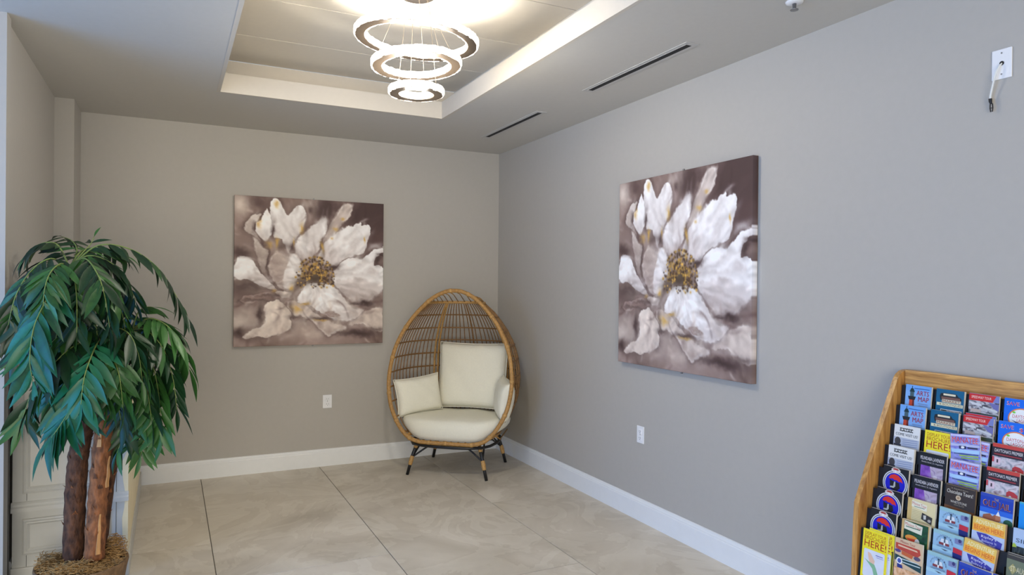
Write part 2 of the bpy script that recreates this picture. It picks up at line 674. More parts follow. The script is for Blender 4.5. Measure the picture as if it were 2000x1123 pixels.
    petal([(600, 490), (640, 400), (700, 335), (760, 287), (840, 270), (892, 240), (902, 268), (946, 260), (952, 330), (935, 410), (900, 452), (840, 470), (780, 482), (730, 522), (680, 548), (640, 525)], WH, shade=.5, light=(.1, -.9))
    petal([(468, 435), (480, 352), (530, 302), (600, 250), (660, 204), (670, 270), (645, 340), (612, 420), (570, 472), (520, 484), (484, 462)], WH, shade=.42, light=(-.6, -.5))
    petal([(95, 492), (150, 455), (192, 480), (240, 550), (290, 610), (340, 668), (385, 702), (320, 684), (250, 652), (180, 622), (92, 592)], WH, shade=.6, light=(0, -1))
    petal([(310, 462), (352, 428), (420, 462), (470, 448), (506, 490), (512, 560), (490, 622), (450, 672), (400, 688), (350, 652), (320, 590), (298, 520)], LT * 1.06, shade=.7, light=(.7, -.2))
    petal([(430, 470), (470, 455), (500, 500), (505, 560), (480, 620), (445, 660), (400, 672), (385, 610), (395, 545)], WH, shade=.35, edge=.1)
    petal([(712, 562), (762, 502), (830, 474), (900, 482), (960, 440), (1005, 415), (1062, 405), (1005, 470), (992, 520), (1042, 530), (1060, 590), (1056, 672), (985, 730), (920, 772), (860, 782), (810, 742), (760, 692), (715, 650)], WH, shade=.5, light=(.2, -.9))
    petal([(120, 745), (220, 703), (300, 702), (365, 735), (330, 752), (260, 742), (180, 765)], MD * 1.12, shade=.5)
    petal([(280, 770), (350, 748), (402, 782), (432, 840), (440, 922), (350, 962), (260, 982), (138, 988), (200, 932), (262, 900), (272, 850)], CR * 1.03, shade=.5)
    petal([(880, 850), (960, 802), (1046, 798), (1050, 945), (960, 942), (900, 902), (800, 912)], CR, shade=.45, soft=16)
    petal([(415, 760), (500, 760), (560, 800), (620, 850), (700, 890), (785, 918), (762, 942), (700, 968), (662, 982), (612, 932), (560, 882), (500, 840), (450, 842)], LT * 1.06, shade=.6, light=(-.2, .5))
    petal([(474, 752), (510, 682), (560, 640), (640, 650), (702, 660), (752, 702), (792, 752), (850, 802), (912, 812), (880, 852), (820, 882), (740, 880), (670, 850), (600, 810), (540, 762)], WH, shade=.6, light=(.2, -.9))
    petal([(650, 830), (700, 815), (745, 832), (740, 852), (695, 852)], MD, shade=.6, edge=.2)
    petal([(340, 700), (400, 690), (440, 705), (430, 735), (380, 735)], LT, shade=.4)
    # loose brush strokes that pull light and dark paint across the edges
    for i in range(620):
        an = rng.uniform(-PI, PI)
        r = rng.uniform(70, 620)
        cx, cy = 585 + math.cos(an) * r, 600 + math.sin(an) * r
        if not (80 < cx < 1060 and 60 < cy < 1050):
            continue
        low = cy > 740
        dr = an + rng.normal(0, .35) + (rng.normal(0, .8) if low else 0)
        ln, wd = rng.uniform(30, 95), rng.uniform(6, 17)
        ii, jj = int(np.clip((cy - 80) / 950 * (N - 1), 0, N - 1)), int(np.clip((cx - 92) / 958 * (N - 1), 0, N - 1))
        base = img[ii, jj]
        bri = base.mean()
        if low and rng.random() < .5:
            col = (LT, CR, MD * 1.1, DK * 1.25)[rng.integers(0, 4)] * rng.uniform(.9, 1.08)
            al = .34
        else:
            col = base + rng.normal(0, 1) * 24 + (10 if bri < 150 else 0)
            al = .36 if bri > 115 else .12
        m = int(ln / 950 * N) + 8
        i0, i1, j0, j1 = max(ii - m, 0), min(ii + m, N), max(jj - m, 0), min(jj + m, N)
        dx_, dy_ = X[i0:i1, j0:j1] - cx, Y[i0:i1, j0:j1] - cy
        p_ = dx_ * math.cos(dr) + dy_ * math.sin(dr)
        q_ = -dx_ * math.sin(dr) + dy_ * math.cos(dr) + .004 * p_ * p_ * (1 if i % 2 else -1)
        w_ = np.exp(-(p_ / ln * 1.5) ** 4 - (q_ / wd) ** 2) * al * (.4 + 1.1 * n3[i0:i1, j0:j1])
        w_ = np.clip(w_, 0, 1)[..., None]
        img[i0:i1, j0:j1] = img[i0:i1, j0:j1] * (1 - w_) + col * w_
    # dark accents
    for a in ((705, 532, 40, 17, .95), (925, 768, 48, 20, .95), (1015, 490, 18, 34, .9), (1040, 452, 30, 8, .8), (328, 285, 12, 34, .85), (215, 275, 10, 30, .6),
              (440, 800, 14, 50, .55), (860, 772, 40, 8, .7), (445, 400, 20, 30, .55), (300, 720, 90, 12, .5), (290, 470, 7, 90, .5), (620, 872, 60, 10, .5),
              (1000, 940, 60, 12, .55), (640, 420, 10, 60, .45), (870, 962, 130, 22, .9), (150, 655, 90, 26, .6), (245, 835, 20, 55, .8), (110, 955, 36, 28, .8),
              (640, 868, 90, 12, .6), (455, 850, 50, 14, .5), (140, 440, 50, 26, .55), (640, 165, 50, 60, .6), (560, 165, 14, 20, .5), (380, 395, 30, 30, .5), (200, 745, 90, 8, .5)):
        lay(DK * .9, a[4] * blob(*a[:4]))
    # centre of the flower and its stamens
    lay(np.array((84, 70, 60.)), 1.05 * blob(585, 602, 68, 44))
    lay(np.array((110, 98, 80.)), .6 * blob(580, 590, 30, 22))
    lay(np.array((96, 80, 66.)), .7 * blob(500, 640, 40, 22))
    gold = np.array((196, 158, 84.))
    for i in range(420):
        an = rng.uniform(-PI, .35)
        if rng.random() < .2:
            an = rng.uniform(.1, PI)
        r = abs(rng.normal(0, 1)) * .55 + .25
        cx, cy = 590 + math.cos(an) * 118 * min(r, 1.05), 610 + math.sin(an) * 135 * min(r, 1.05)
        if cy > 668:
            continue
        col = gold * rng.uniform(.75, 1.2) if rng.random() < .5 else np.array((88, 68, 54.)) * rng.uniform(.7, 1.2)
        q = rng.uniform(4, 7)
        i0, i1 = int(np.clip((cy - 120) / 900 * N - 14, 0, N)), int(np.clip((cy - 60) / 900 * N + 14, 0, N))
        j0, j1 = int(np.clip((cx - 110) / 955 * N - 14, 0, N)), int(np.clip((cx - 75) / 955 * N + 14, 0, N))
        al = np.exp(-(((X[i0:i1, j0:j1] - cx) / q) ** 2 + ((Y[i0:i1, j0:j1] - cy) / q) ** 2))[..., None] * .9
        img[i0:i1, j0:j1] = img[i0:i1, j0:j1] * (1 - al) + col * al
    for (cx, cy, rx, ry) in ((350, 118, 12, 20), (250, 250, 12, 26), (300, 382, 16, 20), (350, 372, 10, 30), (505, 282, 14, 30), (640, 402, 10, 34), (725, 280, 18, 16), (778, 230, 14, 12),
                             (522, 766, 32, 8), (470, 800, 26, 20), (440, 664, 14, 18), (330, 690, 16, 12), (925, 360, 6, 18), (630, 880, 40, 6), (705, 350, 10, 10), (462, 372, 6, 22)):
        lay(np.array((206, 168, 92.)), (.85 if ry > 15 else .7) * blob(cx, cy, rx, ry) * (.45 + .9 * n3))
    img = 150 + (img - 150) * 1.16
    img = np.clip(img, 0, 255) / 255
    return np.where(img <= .04045, img / 12.92, ((img + .055) / 1.055) ** 2.4)


def canvas_mesh(size, depth):
    N = 340
    img = flower_picture(N)
    g = np.linspace(-size / 2, size / 2, N)
    XX, ZZ = np.meshgrid(g, g[::-1])
    front = np.stack([XX, np.full_like(XX, -depth), ZZ], -1).reshape(-1, 3)
    colr = img.reshape(-1, 3)
    idx = np.arange(N * N).reshape(N, N)
    quads = np.stack([idx[:-1, :-1], idx[1:, :-1], idx[1:, 1:], idx[:-1, 1:]], -1).reshape(-1, 4)
    border = np.concatenate([idx[0, :], idx[1:, -1], idx[-1, -2::-1], idx[-2:0:-1, 0]])
    back = front[border].copy()
    back[:, 1] = 0
    nb = len(border)
    o = N * N
    bi = np.arange(nb) + o
    side = np.stack([border, np.roll(border, -1), np.roll(bi, -1), bi], -1)
    V = np.concatenate([front, back])
    Cc = np.concatenate([colr, colr[border]])
    F = np.concatenate([quads, side])
    me = bpy.data.meshes.new('stretched_canvas')
    me.vertices.add(len(V))
    me.vertices.foreach_set('co', V.astype(np.float32).ravel())
    me.loops.add(F.size)
    me.loops.foreach_set('vertex_index', F.astype(np.int32).ravel())
    me.polygons.add(len(F))
    me.polygons.foreach_set('loop_start', np.arange(0, F.size, 4, dtype=np.int32))
    me.update(calc_edges=True)
    at = me.color_attributes.new('paint', 'FLOAT_COLOR', 'POINT')
    at.data.foreach_set('color', np.concatenate([Cc, np.ones((len(Cc), 1))], 1).astype(np.float32).ravel())
    m, nt, b = nodes_of('painted_canvas')
    a = nt.nodes.new('ShaderNodeAttribute')
    a.attribute_name = 'paint'
    nt.links.new(a.outputs['Color'], b.inputs['Base Color'])
    b.inputs['Roughness'].default_value = .7
    wv = nt.nodes.new('ShaderNodeTexNoise')
    wv.inputs['Scale'].default_value = 160
    bpn = nt.nodes.new('ShaderNodeBump')
    bpn.inputs['Strength'].default_value = .12
    bpn.inputs['Distance'].default_value = .002
    nt.links.new(wv.outputs['Fac'], bpn.inputs['Height'])
    nt.links.new(bpn.outputs[0], b.inputs['Normal'])
    me.materials.append(m)
    me.validate()
    return me


SZ = 1.13
cme = canvas_mesh(SZ, .034)
M_metal = mat('hanger_metal', (150, 150, 150), .35, .05, metal=.8)
for nm, loc, rz, lab in (('canvas_painting', (-1.617, -.003, 1.528), 0, 'square canvas of a white flower on the wall behind the egg chair'),
                         ('canvas_painting', (-.003, -2.462, 1.526), -PI / 2, 'square canvas of a white flower on the long wall towards the brochure rack')):
    o = link(nm, cme)
    o.location = loc
    o.rotation_euler = (0, 0, rz)
    tag(o, lab, 'painting', 'pair of flower canvases')
    for z in (SZ / 2 + .006, -SZ / 2 - .005):
        MB().bbox(.010, .020, -.012, 0, z - .009, z + .009, .002).build('hanger_clip', M_metal, o)


# ------------------------------------------------------------------ outlets, cable plate, vents, sprinkler
def outlet(loc, rz, label):
    r = empty('wall_outlet', loc, rz)
    tag(r, label, 'outlet', 'duplex outlets')
    MB().bbox(-.035, .035, -.006, 0, -.0525, .0525, .0025).build('cover_plate', M_plate, r)
    for z in (.02, -.02):
        rc = MB().bbox(-.0165, .0165, -.0085, -.004, z - .0145, z + .0145, .003).build('receptacle', M_plate, r)
        s = MB()
        s.box(-.0075, -.0055, -.0089, -.008, z - .003, z + .006)
        s.box(.0055, .0075, -.0089, -.008, z - .003, z + .006)
        s.lathe([(.0, -.0005), (.0022, -.0005), (.0022, .0005)], 8)
        for k in range(len(s.v) - 24, len(s.v)):
            x, y, zz = s.v[k]
            s.v[k] = (x, -.0085 + zz, z - .0085 + y)
        s.build('slot', M_dark, rc)
    MB().lathe([(0, 0), (.003, 0), (.003, .001), (0, .0012)], 10).build('screw', M_metal, r).matrix_local = Matrix.Translation((0, -.0062, 0)) @ Matrix.Rotation(PI / 2, 4, 'X')
    return r


outlet((-1.484, 0, .508), 0, 'white duplex outlet low on the wall left of the egg chair')
outlet((0, -2.094, .527), -PI / 2, 'white duplex outlet under the canvas on the long wall')

r = empty('cable_plate', (0, -4.147, 2.228), -PI / 2)
tag(r, 'white wall plate high above the brochure rack with a cable coming out', 'wall plate')
pl = MB().bbox(-.033, .033, -.006, 0, -.0525, .0525, .0025).build('cover_plate', M_plate, r)
g = MB().lathe([(.0, 0), (.0045, 0), (.0075, .001), (.0075, .002), (.0, .0025)], 16).build('cable_hole', M_dark, pl)
g.matrix_local = Matrix.Translation((.001, -.0055, .002)) @ Matrix.Rotation(PI / 2, 4, 'X')
for z in (.038, -.036):
    sm = MB().lathe([(0, 0), (.003, 0), (.003, .001), (0, .0012)], 10).build('screw', M_metal, pl)
    sm.matrix_local = Matrix.Translation((0, -.006, z)) @ Matrix.Rotation(PI / 2, 4, 'X')
cb = smoothpath([(.001, -.005, .002), (-.003, -.018, -.012), (-.012, -.022, -.04), (-.022, -.019, -.075), (-.030, -.016, -.105), (-.031, -.015, -.120)], 6)
cbl = MB().tube(cb, .0032, 8).build('cable', mat('white_cable', (225, 228, 225), .5), r, True)
e = MB()
e.tube([(-.031, -.015, -.116), (-.0305, -.015, -.126), (-.028, -.015, -.135)], [.006, .0055, .0035], 8)
e.tube([(-.031, -.015, -.134), (-.0315, -.015, -.150), (-.029, -.015, -.163)], .002, 6)
e.tube([(-.024, -.015, -.134), (-.0225, -.015, -.150), (-.024, -.015, -.163)], .002, 6)
e.box(-.031, -.0235, -.016, -.014, -.151, -.148)
e.build('connector', M_black, cbl)

M_vent = mat('vent_white_metal', (190, 188, 184), .6, .01)
for (xc, y0, y1, lab) in ((-.386, -2.955, -2.085, 'white linear slot vent in the ceiling, the larger-looking one nearer the room front'),
                          (-.394, -1.475, -.618, 'white linear slot vent in the ceiling near the far corner above the chair')):
    r = empty('slot_vent', (xc, (y0 + y1) / 2, H))
    tag(r, lab, 'vent', 'linear ceiling vents')
    L = (y1 - y0) / 2
    f = MB()
    f.bbox(-.040, -.017, -L - .03, L + .03, -.003, 0, .001)
    f.bbox(.017, .040, -L - .03, L + .03, -.003, 0, .001)
    f.bbox(-.017, .017, -L - .03, -L, -.003, 0, .001)
    f.bbox(-.017, .017, L, L + .03, -.003, 0, .001)
    f.build('frame', M_vent, r)
    MB().box(-.017, .017, -L, L, -.0028, -.0004).build('slot', M_dark, r)  # flat strip coloured near black for the shade inside the opening
    MB().bbox(-.0205, -.0172, -L, L, -.0042, -.001, .0008).build('deflector_blade', M_vent, r)

r = empty('sprinkler_head', (-.345, -3.545, H))
tag(r, 'small ceiling sprinkler head at the top edge near the long wall', 'sprinkler')
MB().lathe([(0, 0), (.035, 0), (.033, -.006), (.012, -.009), (0, -.009)], 24).build('escutcheon', M_plate, r, True)
MB().lathe([(0, -.009), (.008, -.009), (.007, -.03), (.016, -.032), (.016, -.035), (0, -.035)], 16).build('deflector', M_metal, r, True)

# ------------------------------------------------------------------ chandelier: three hanging crystal rings
CHX, CHY = -1.562, -2.392
M_crys = emit_mat('lit_crystal', (255, 240, 220), 2.6)
M_chan = mat('chandelier_bronze', (92, 80, 68), .35, .1, metal=.6)
M_wire = mat('steel_wire', (130, 120, 105), .4, .05, metal=.7)
ch = empty('ring_chandelier', (CHX, CHY, UP))
tag(ch, 'three tiered glowing crystal ring chandelier hanging in the ceiling tray', 'chandelier')
MB().lathe([(0, -.03), (.080, -.03), (.087, -.026), (.087, 0), (0, 0)], 48).build('canopy', mat('canopy_dark_metal', (52, 47, 44), .35, .1, metal=.3), ch, False)


def lean(tx, ty):
    return Matrix.Rotation(tx, 4, Vector((RGT.x, RGT.y, 0)).normalized()) @ Matrix.Rotation(ty, 4, Vector((FWD.x, FWD.y, 0)).normalized())


rings = [(.293, 2.612, lean(.01, .065), 2), (.213, 2.492, lean(-.02, -.05), 13), (.131, 2.360, lean(0, .0), 40)]
wire_tops = []
for ri, (R, zc, tilt, en) in enumerate(rings):
    h, th = .020, .050
    Mx = Matrix.Translation((0, 0, zc - UP)) @ tilt
    # channel (dark bottom), then faceted crystal blocks outside and inside it
    ring = MB().lathe([(R - th + .003, -.0165), (R - .005, -.0165), (R - .005, .014), (R - th + .003, .014), (R - th + .003, -.0165)], 96).build('ring_channel', M_chan, ch)
    ring.matrix_local = Mx
    for rad, nm, w in ((R - .002, 'outer_crystal_band', .009), (R - th, 'inner_crystal_band', .007)):
        b_ = MB()
        n = int(2 * PI * rad / .021)
        rr = random.Random(ri * 10 + len(nm))
        for k in range(n):
            a = 2 * PI * k / n
            hw = PI / n * .96
            dz = rr.uniform(-.002, .002)
            z0, z1 = -h * .80 + dz, h * .82 + dz
            ro, rin = rad + w / 2 + rr.uniform(-.001, .0015), rad - w / 2
            v = []
            for z, q in ((z0, .0), (z0 + .006, 1), (z1 - .006, 1), (z1, .0)):
                o_ = ro - (.003 if q == 0 else 0)
                for aa, rd in ((a - hw, rin), (a - hw * .75, o_), (a + hw * .75, o_), (a + hw, rin)):
                    v.append((rd * math.cos(aa), rd * math.sin(aa), z))
            f = []
            for i in range(3):
                for j in range(4):
                    f.append((i * 4 + j, i * 4 + (j + 1) % 4, i * 4 + 4 + (j + 1) % 4, i * 4 + 4 + j))
            f += [(0, 3, 2, 1), (12, 13, 14, 15)]
            b_.add(v, f)
        ob = b_.build(nm, M_crys, ring)
        ob['label'] = 'glowing row of small crystal blocks'
    # suspension wires
    for k in range(3):
        a = (.55, 2.5, 4.45)[k] + ri * .5
        p = Mx @ Vector(((R - th / 2) * math.cos(a), (R - th / 2) * math.sin(a), .02))
        top = Vector((.07 * math.cos(a), .07 * math.sin(a), -.03))
        if ri == 2:
            top = Vector((p.x * .55, p.y * .55, -.03))
        MB().tube([top, p], .0011, 5).build('suspension_wire', M_wire, ch)
    d = bpy.data.lights.new('chandelier_glow', 'POINT')
    d.energy = en
    d.color = (1.0, .94, .83)
    d.shadow_soft_size = R * .55
    lo = bpy.data.objects.new('chandelier_glow', d)
    COL.objects.link(lo)
    lo.location = (CHX, CHY, zc + .01)

# ------------------------------------------------------------------ egg chair
CH = empty('egg_chair', (-.567, -.502, 0), math.radians(-40.2))
tag(CH, 'egg shaped rattan chair on black legs standing across the corner', 'chair')

# rim outline (u, z): half width against height
RIM = [(0, .258), (.13, .258), (.22, .264), (.30, .292), (.365, .352), (.425, .445), (.466, .55), (.487, .70), (.474, .85), (.440, .98), (.375, 1.11), (.29, 1.225), (.18, 1.33), (.075, 1.385), (0, 1.395)]


def rim_v(z):
    return .345 - .15 * z


def half_w(z):
    pts = RIM
    for (w0, z0), (w1, z1) in zip(pts[:-1], pts[1:]):
        if z <= z1 + 1e-9 and z1 > z0:
            t_ = max(0, min(1, (z - z0) / (z1 - z0)))
            return w0 + (w1 - w0) * t_
    return 0


BACKV = [(.26, -.22), (.35, -.34), (.47, -.41), (.62, -.44), (.80, -.43), (.96, -.39), (1.08, -.335), (1.20, -.25), (1.30, -.145), (1.36, -.05), (1.395, .10)]


def back_v(z):
    for (z0, v0), (z1, v1) in zip(BACKV[:-1], BACKV[1:]):
        if z <= z1:
            return v0 + (v1 - v0) * max(0, (z - z0) / (z1 - z0))
    return BACKV[-1][1]


def shell(a, z):
    """a in -1..1 from the left rim round the back to the right rim; local x=right, -y=front"""
    w = half_w(z)
    wf = w
    if z < .62:
        wf = max(w, .36 + .127 * max(0.0, (z - .28) / .34))
    ph = a * PI / 2
    w = w + (wf - w) * min(1.0, 1.5 * math.cos(ph))
    vr, vb = rim_v(z), back_v(z)
    u = w * (abs(math.sin(ph)) ** .82) * (1 if a >= 0 else -1)
    v = vr + (vb - vr) * (max(0, math.cos(ph)) ** .78)
    u *= 1 + .045 * math.sin(PI * abs(math.cos(ph))) * (1 if abs(a) > .4 else .6)
    return Vector((u, -v, z))


def rim_pt(u, z):
    return Vector((u, -rim_v(z), z))


half = [rim_pt(u, z) for u, z in RIM]
loop = half + [Vector((-p.x, p.y, p.z)) for p in half[-2:0:-1]]
rimpath = smoothpath(loop, 5, True)
rim = MB().tube(rimpath, .0155, 10, closed=True).build('front_rim', M_rattan, CH, True)
k = len(rimpath)
for i in range(0, k, 9):
    a, b_ = rimpath[i], rimpath[(i + 1) % k]
    d_ = (b_ - a).normalized() * .011
    MB().tube([a - d_, a - d_ * .8, a + d_ * .8, a + d_], [.0155, .0178, .0178, .0155], 10).build('rim_binding', M_rattan2, rim, True)

TOPZ = 1.30
hz = [.32, .43, .54, .65, .76, .87, .98, 1.085, 1.195]
for z in hz:
    p = [shell(-1 + 2 * i / 40, z) for i in range(41)]
    MB().tube(p, .0062, 6).build('hoop', M_rod, CH, True)
p = [shell(-1 + 2 * i / 40, TOPZ) for i in range(41)]
MB().tube(p, .0115, 8).build('top_rail', M_rattan2, CH, True)
NR = 41
for i in range(1, NR):
    a = -1 + 2 * i / NR
    zs = [.30 + (TOPZ - .30) * j / 14 for j in range(15)]
    p = [shell(a, z) for z in zs]
    thick = .0042
    MB().tube(p, thick, 5).build('rod', M_rod, CH, True)
for a in (-.40, .40):
    for da in (-.012, .026):
        zs = [.30 + (TOPZ - .30) * j / 18 for j in range(19)]
        MB().tube([shell(a + da, z) * .995 + Vector((0, 0, .0)) for z in zs], .0085, 7).build('back_post', M_rattan2, CH, True)
MB().tube([shell(0, .30 + (TOPZ - .30) * j / 18) for j in range(19)], .0065, 6).build('back_post', M_rod, CH, True)
# open roof: slats running forward from the top rail to the rim
for i in range(15):
    a = -.86 + 1.72 * i / 14
    s0 = shell(a, TOPZ)
    uu = max(-.235, min(.235, s0.x * .9))
    zz = 1.395 - (abs(uu) / .235) ** 2 * .10
    s1 = rim_pt(uu, zz)
    mid = (s0 + s1) / 2 + Vector((0, 0, .02))
    MB().tube([s0, mid, s1], .0038, 5).build('roof_slat', M_rattan, CH, True)
# basket floor
fl = MB()
fl.tube([shell(-1 + 2 * i / 30, .30) for i in range(31)], .012, 8)
fl.build('bottom_hoop', M_rattan2, CH, True)
nrow = 14
for i in range(nrow):
    u = -.36 + .72 * i / (nrow - 1)
    v0, v1 = rim_v(.28), back_v(.30) * math.sqrt(max(.05, 1 - (u / .42) ** 2))
    MB().tube([(u, -v0, .262 + max(0, abs(u) - .25) * .8), (u, -(v0 + v1) / 2, .268), (u, -v1, .30)], .005, 5).build('floor_slat', M_rattan, CH, True)
# black sub frame, legs with rattan bindings
sf = MB()
fr = [(-.27, -.27, .236), (.27, -.27, .236), (.26, .22, .236), (-.26, .22, .236)]
sf.tube(smoothpath(fr, 5, True), .011, 8, closed=True)
sf.tube([(-.27, 0, .243), (.27, 0, .243)], .009, 8)
sf.build('seat_frame', M_black, CH, True)
for sx, sy in ((-1, -1), (1, -1), (-1, 1), (1, 1)):
    top = Vector((sx * .245, sy * .245, .245))
    kn = Vector((sx * .275, sy * .265, .15))
    ft = Vector((sx * .312, sy * .281, 0.0))
    lg = MB().tube([top, kn, kn.lerp(ft, .5), ft], [.0125, .0125, .012, .0115], 10).build('leg', M_black, CH, True)
    b1_ = kn.lerp(ft, .05)
    b2_ = kn.lerp(ft, .5)
    wbi = MB()
    for q in range(6):
        p0 = b1_.lerp(b2_, q / 6)
        pass
    wbi.tube([b1_.lerp(b2_, q / 12) for q in range(13)], [.0165 - abs(q - 6) * .0004 + (.0012 if q % 2 else 0) for q in range(13)], 10)
    wbi.build('binding', M_rattan2, lg, True)
    MB().tube([top.lerp(kn, .05), top.lerp(kn, .45)], .0155, 10).build('binding', M_rattan2, lg, True)
    for dx, dy in ((-sx * .13, 0), (0, -sy * .13)):
        MB().tube(smoothpath([(top.x + dx, top.y + dy, .236), (top.x + dx * .62 + sx * .012, top.y + dy * .62, .205), tuple(b1_ + Vector((0, 0, -.01)))], 4), .0068, 7).build('brace', M_black, CH, True)
MB().bbox(-.03, .03, -.3135, -.3105, .222, .252, .001).build('care_label', mat('label_cloth', (176, 150, 110), .8), CH)


def pillow(name, w, h, d, seed, nx=22, ny=18, pinch=.16, round_=1.0):
    """soft cushion: local x = width, z = height, y = thickness"""
    rng = np.random.default_rng(seed)
    b_ = MB()
    for side in (-1, 1):
        vs = []
        for j in range(ny + 1):
            for i in range(nx + 1):
                u, v = -1 + 2 * i / nx, -1 + 2 * j / ny
                # gently bowed outline
                bu = 1 - pinch * .35 * (1 - v * v) * 0 - pinch * .5 * (abs(u) ** 3) * (1 - abs(v) ** 2) * .5
                bv = 1 - pinch * .5 * (abs(v) ** 3) * (1 - abs(u) ** 2) * .5
                tk = ((1 - abs(u) ** 3.2) * (1 - abs(v) ** 3.2)) ** .42
                wob = .012 * math.sin(u * 5 + seed) * math.sin(v * 4 + seed * 2) + .008 * math.sin(u * 11 + v * 7 + seed)
                vs.append((u * w / 2 * bu, side * (d / 2 * tk * (1 + wob * 4)), v * h / 2 * bv))
        fs = []
        for j in range(ny):
            for i in range(nx):
                a = j * (nx + 1) + i
                fs.append((a, a + 1, a + nx + 2, a + nx + 1))
        b_.add(vs, fs)
    o = b_.build(name, M_cushion, None, True)
    bm = bmesh.new()
    bm.from_mesh(o.data)
    bmesh.ops.remove_doubles(bm, verts=bm.verts[:], dist=.0004)
    bmesh.ops.recalc_face_normals(bm, faces=bm.faces[:])
    bm.to_mesh(o.data)
    bm.free()
    # seam piping
    pp = []
    for q in range(64):
        t_ = q / 64 * 4
        s_, fq = int(t_), t_ - int(t_)
        u, v = ((-1 + 2 * fq, -1), (1, -1 + 2 * fq), (1 - 2 * fq, 1), (-1, 1 - 2 * fq))[s_]
        bu = 1 - pinch * .5 * (abs(u) ** 3) * (1 - abs(v) ** 2) * .5
        bv = 1 - pinch * .5 * (abs(v) ** 3) * (1 - abs(u) ** 2) * .5
        pp.append((u * w / 2 * bu, 0, v * h / 2 * bv))
    MB().tube(pp, .0035, 5, closed=True).build('seam', M_cushion, o, True)
    return o


CHM = Matrix.Translation(CH.location) @ Matrix.Rotation(math.radians(-40.2), 4, 'Z')


def put(o, u, v, z, yaw=0, tilt=0, roll=0):
    """place in the chair's frame: u right, v forward"""
    o.matrix_world = CHM @ Matrix.Translation((u, -v, z)) @ Matrix.Rotation(yaw, 4, 'Z') @ Matrix.Rotation(tilt, 4, 'X') @ Matrix.Rotation(roll, 4, 'Y')
    return o


# seat cushion: follows the plan of the basket, thick boxed front
def seat_cushion():
    out = []
    for i in range(48):
        an = 2 * PI * i / 48
        cx, sy = math.cos(an), math.sin(an)
        r = (abs(cx) ** 3.0 + abs(sy) ** 3.0) ** (-1 / 3.0)
        u, v = cx * r, sy * r
        wu = .418 - (.05 * max(0, -v))
        out.append((u * wu, v))
    prof = [(.0, 0), (.80, 0), (.93, .012), (.985, .045), (1.0, .085), (.985, .125), (.945, .150), (.86, .163), (.6, .172), (.3, .176), (0, .177)]
    vs, fs = [], []
    n = len(out)
    for (s, z) in prof:
        for (u, v) in out:
            uu, vv = u * s, v * s
            # bottom rides up at the sides of the basket
            lift = .085 * max(0, abs(uu) - .24) / .16 * (1 - z / .2)
            vs.append((uu, -(vv * .31 + .006), .264 + z + lift + .004 * math.sin(uu * 21) * (z > .1)))
    for k_ in range(len(prof) - 1):
        for i in range(n):
            j = (i + 1) % n
            fs.append((k_ * n + i, k_ * n + j, (k_ + 1) * n + j, (k_ + 1) * n + i))
    return MB().add(vs, fs)


sc_o = seat_cushion().build('seat_cushion', M_cushion, None, True)
bm = bmesh.new()
bm.from_mesh(sc_o.data)
bmesh.ops.remove_doubles(bm, verts=bm.verts[:], dist=.0003)
bm.to_mesh(sc_o.data)
bm.free()
sc_o.matrix_world = CHM
tag(sc_o, 'wide cream seat cushion in the bottom of the egg chair', 'cushion', 'egg chair cushions')
o = put(pillow('back_cushion', .58, .53, .15, 3), .05, -.20, .708, 0, math.radians(-9))
tag(o, 'large square cream back cushion in the middle of the egg chair', 'cushion', 'egg chair cushions')
o = put(pillow('side_pillow', .40, .29, .13, 5, pinch=.3), -.318, .05, .572, math.radians(50), math.radians(-8), math.radians(-5))
tag(o, 'small cream pillow at the left side of the egg chair', 'pillow', 'egg chair pillows')
o = put(pillow('side_pillow', .40, .29, .13, 8, pinch=.3), .382, .06, .578, math.radians(-68), math.radians(-8), math.radians(3))
tag(o, 'small cream pillow tucked inside the right edge of the egg chair', 'pillow', 'egg chair pillows')

# ------------------------------------------------------------------ old white cabinet behind the palm
M_cab = mat('cabinet_white_paint', (196, 195, 188), .5, .05, 7)
M_cream = mat('yellowed_cream_paint', (236, 222, 184), .5, .05, 9)
cx0, cx1, cyf, chh = -3.256, -2.786, -1.68, 1.0
cab = empty('white_cabinet', ((cx0 + cx1) / 2, -.86, 0))
tag(cab, 'tall white panelled cabinet with mouldings behind the palm', 'cabinet')
org = Vector(cab.location)


def cabpart(mb, name, m, parent=None):
    mb.v = [(x - org.x, y - org.y, z - org.z) for x, y, z in mb.v]
    return mb.build(name, m, parent or cab)


cabpart(MB().box(cx0, cx1 - .006, cyf, -.05, .105, chh), 'body', M_cab)
cabpart(MB().box(cx1 - .006, cx1, cyf + .004, -.05, .105, chh), 'side_panel', M_cream)
cabpart(MB().bbox(cx0 - .006, cx1 + .008, cyf - .014, -.05, 0, .108, .004), 'plinth', M_cab)
cabpart(MB().bbox(cx0 - .006, cx1 + .012, cyf - .03, -.05, chh, chh + .03, .008), 'top', M_cab)
rl = MB()
rl.prism([(cyf, .362), (cyf - .016, .366), (cyf - .016, .385), (cyf - .010, .392), (cyf - .010, .402), (cyf - .004, .410), (cyf, .412)], 0, cx0 - .004, cx1 + .002)
cabpart(rl, 'rail_moulding', M_cab)


def frame_mould(x0, x1, z0, z1, name):
    """mitred picture-frame moulding standing proud of the face"""
    prof = [(0, 0), (0, .010), (.008, .014), (.014, .009), (.020, .011), (.028, .003), (.028, 0)]
    vs, fs = [], []
    k_ = len(prof)
    for (xs, zs, sx, sz) in ((x0, z0, 1, 1), (x1, z0, -1, 1), (x1, z1, -1, -1), (x0, z1, 1, -1)):
        for a, d in prof:
            vs.append((xs + sx * a, cyf - d, zs + sz * a))
    for q in range(4):
        for i in range(k_ - 1):
            fs.append((q * k_ + i, ((q + 1) % 4) * k_ + i, ((q + 1) % 4) * k_ + i + 1, q * k_ + i + 1))
    m_ = MB().add(vs, fs)
    return cabpart(m_, name, M_cab)


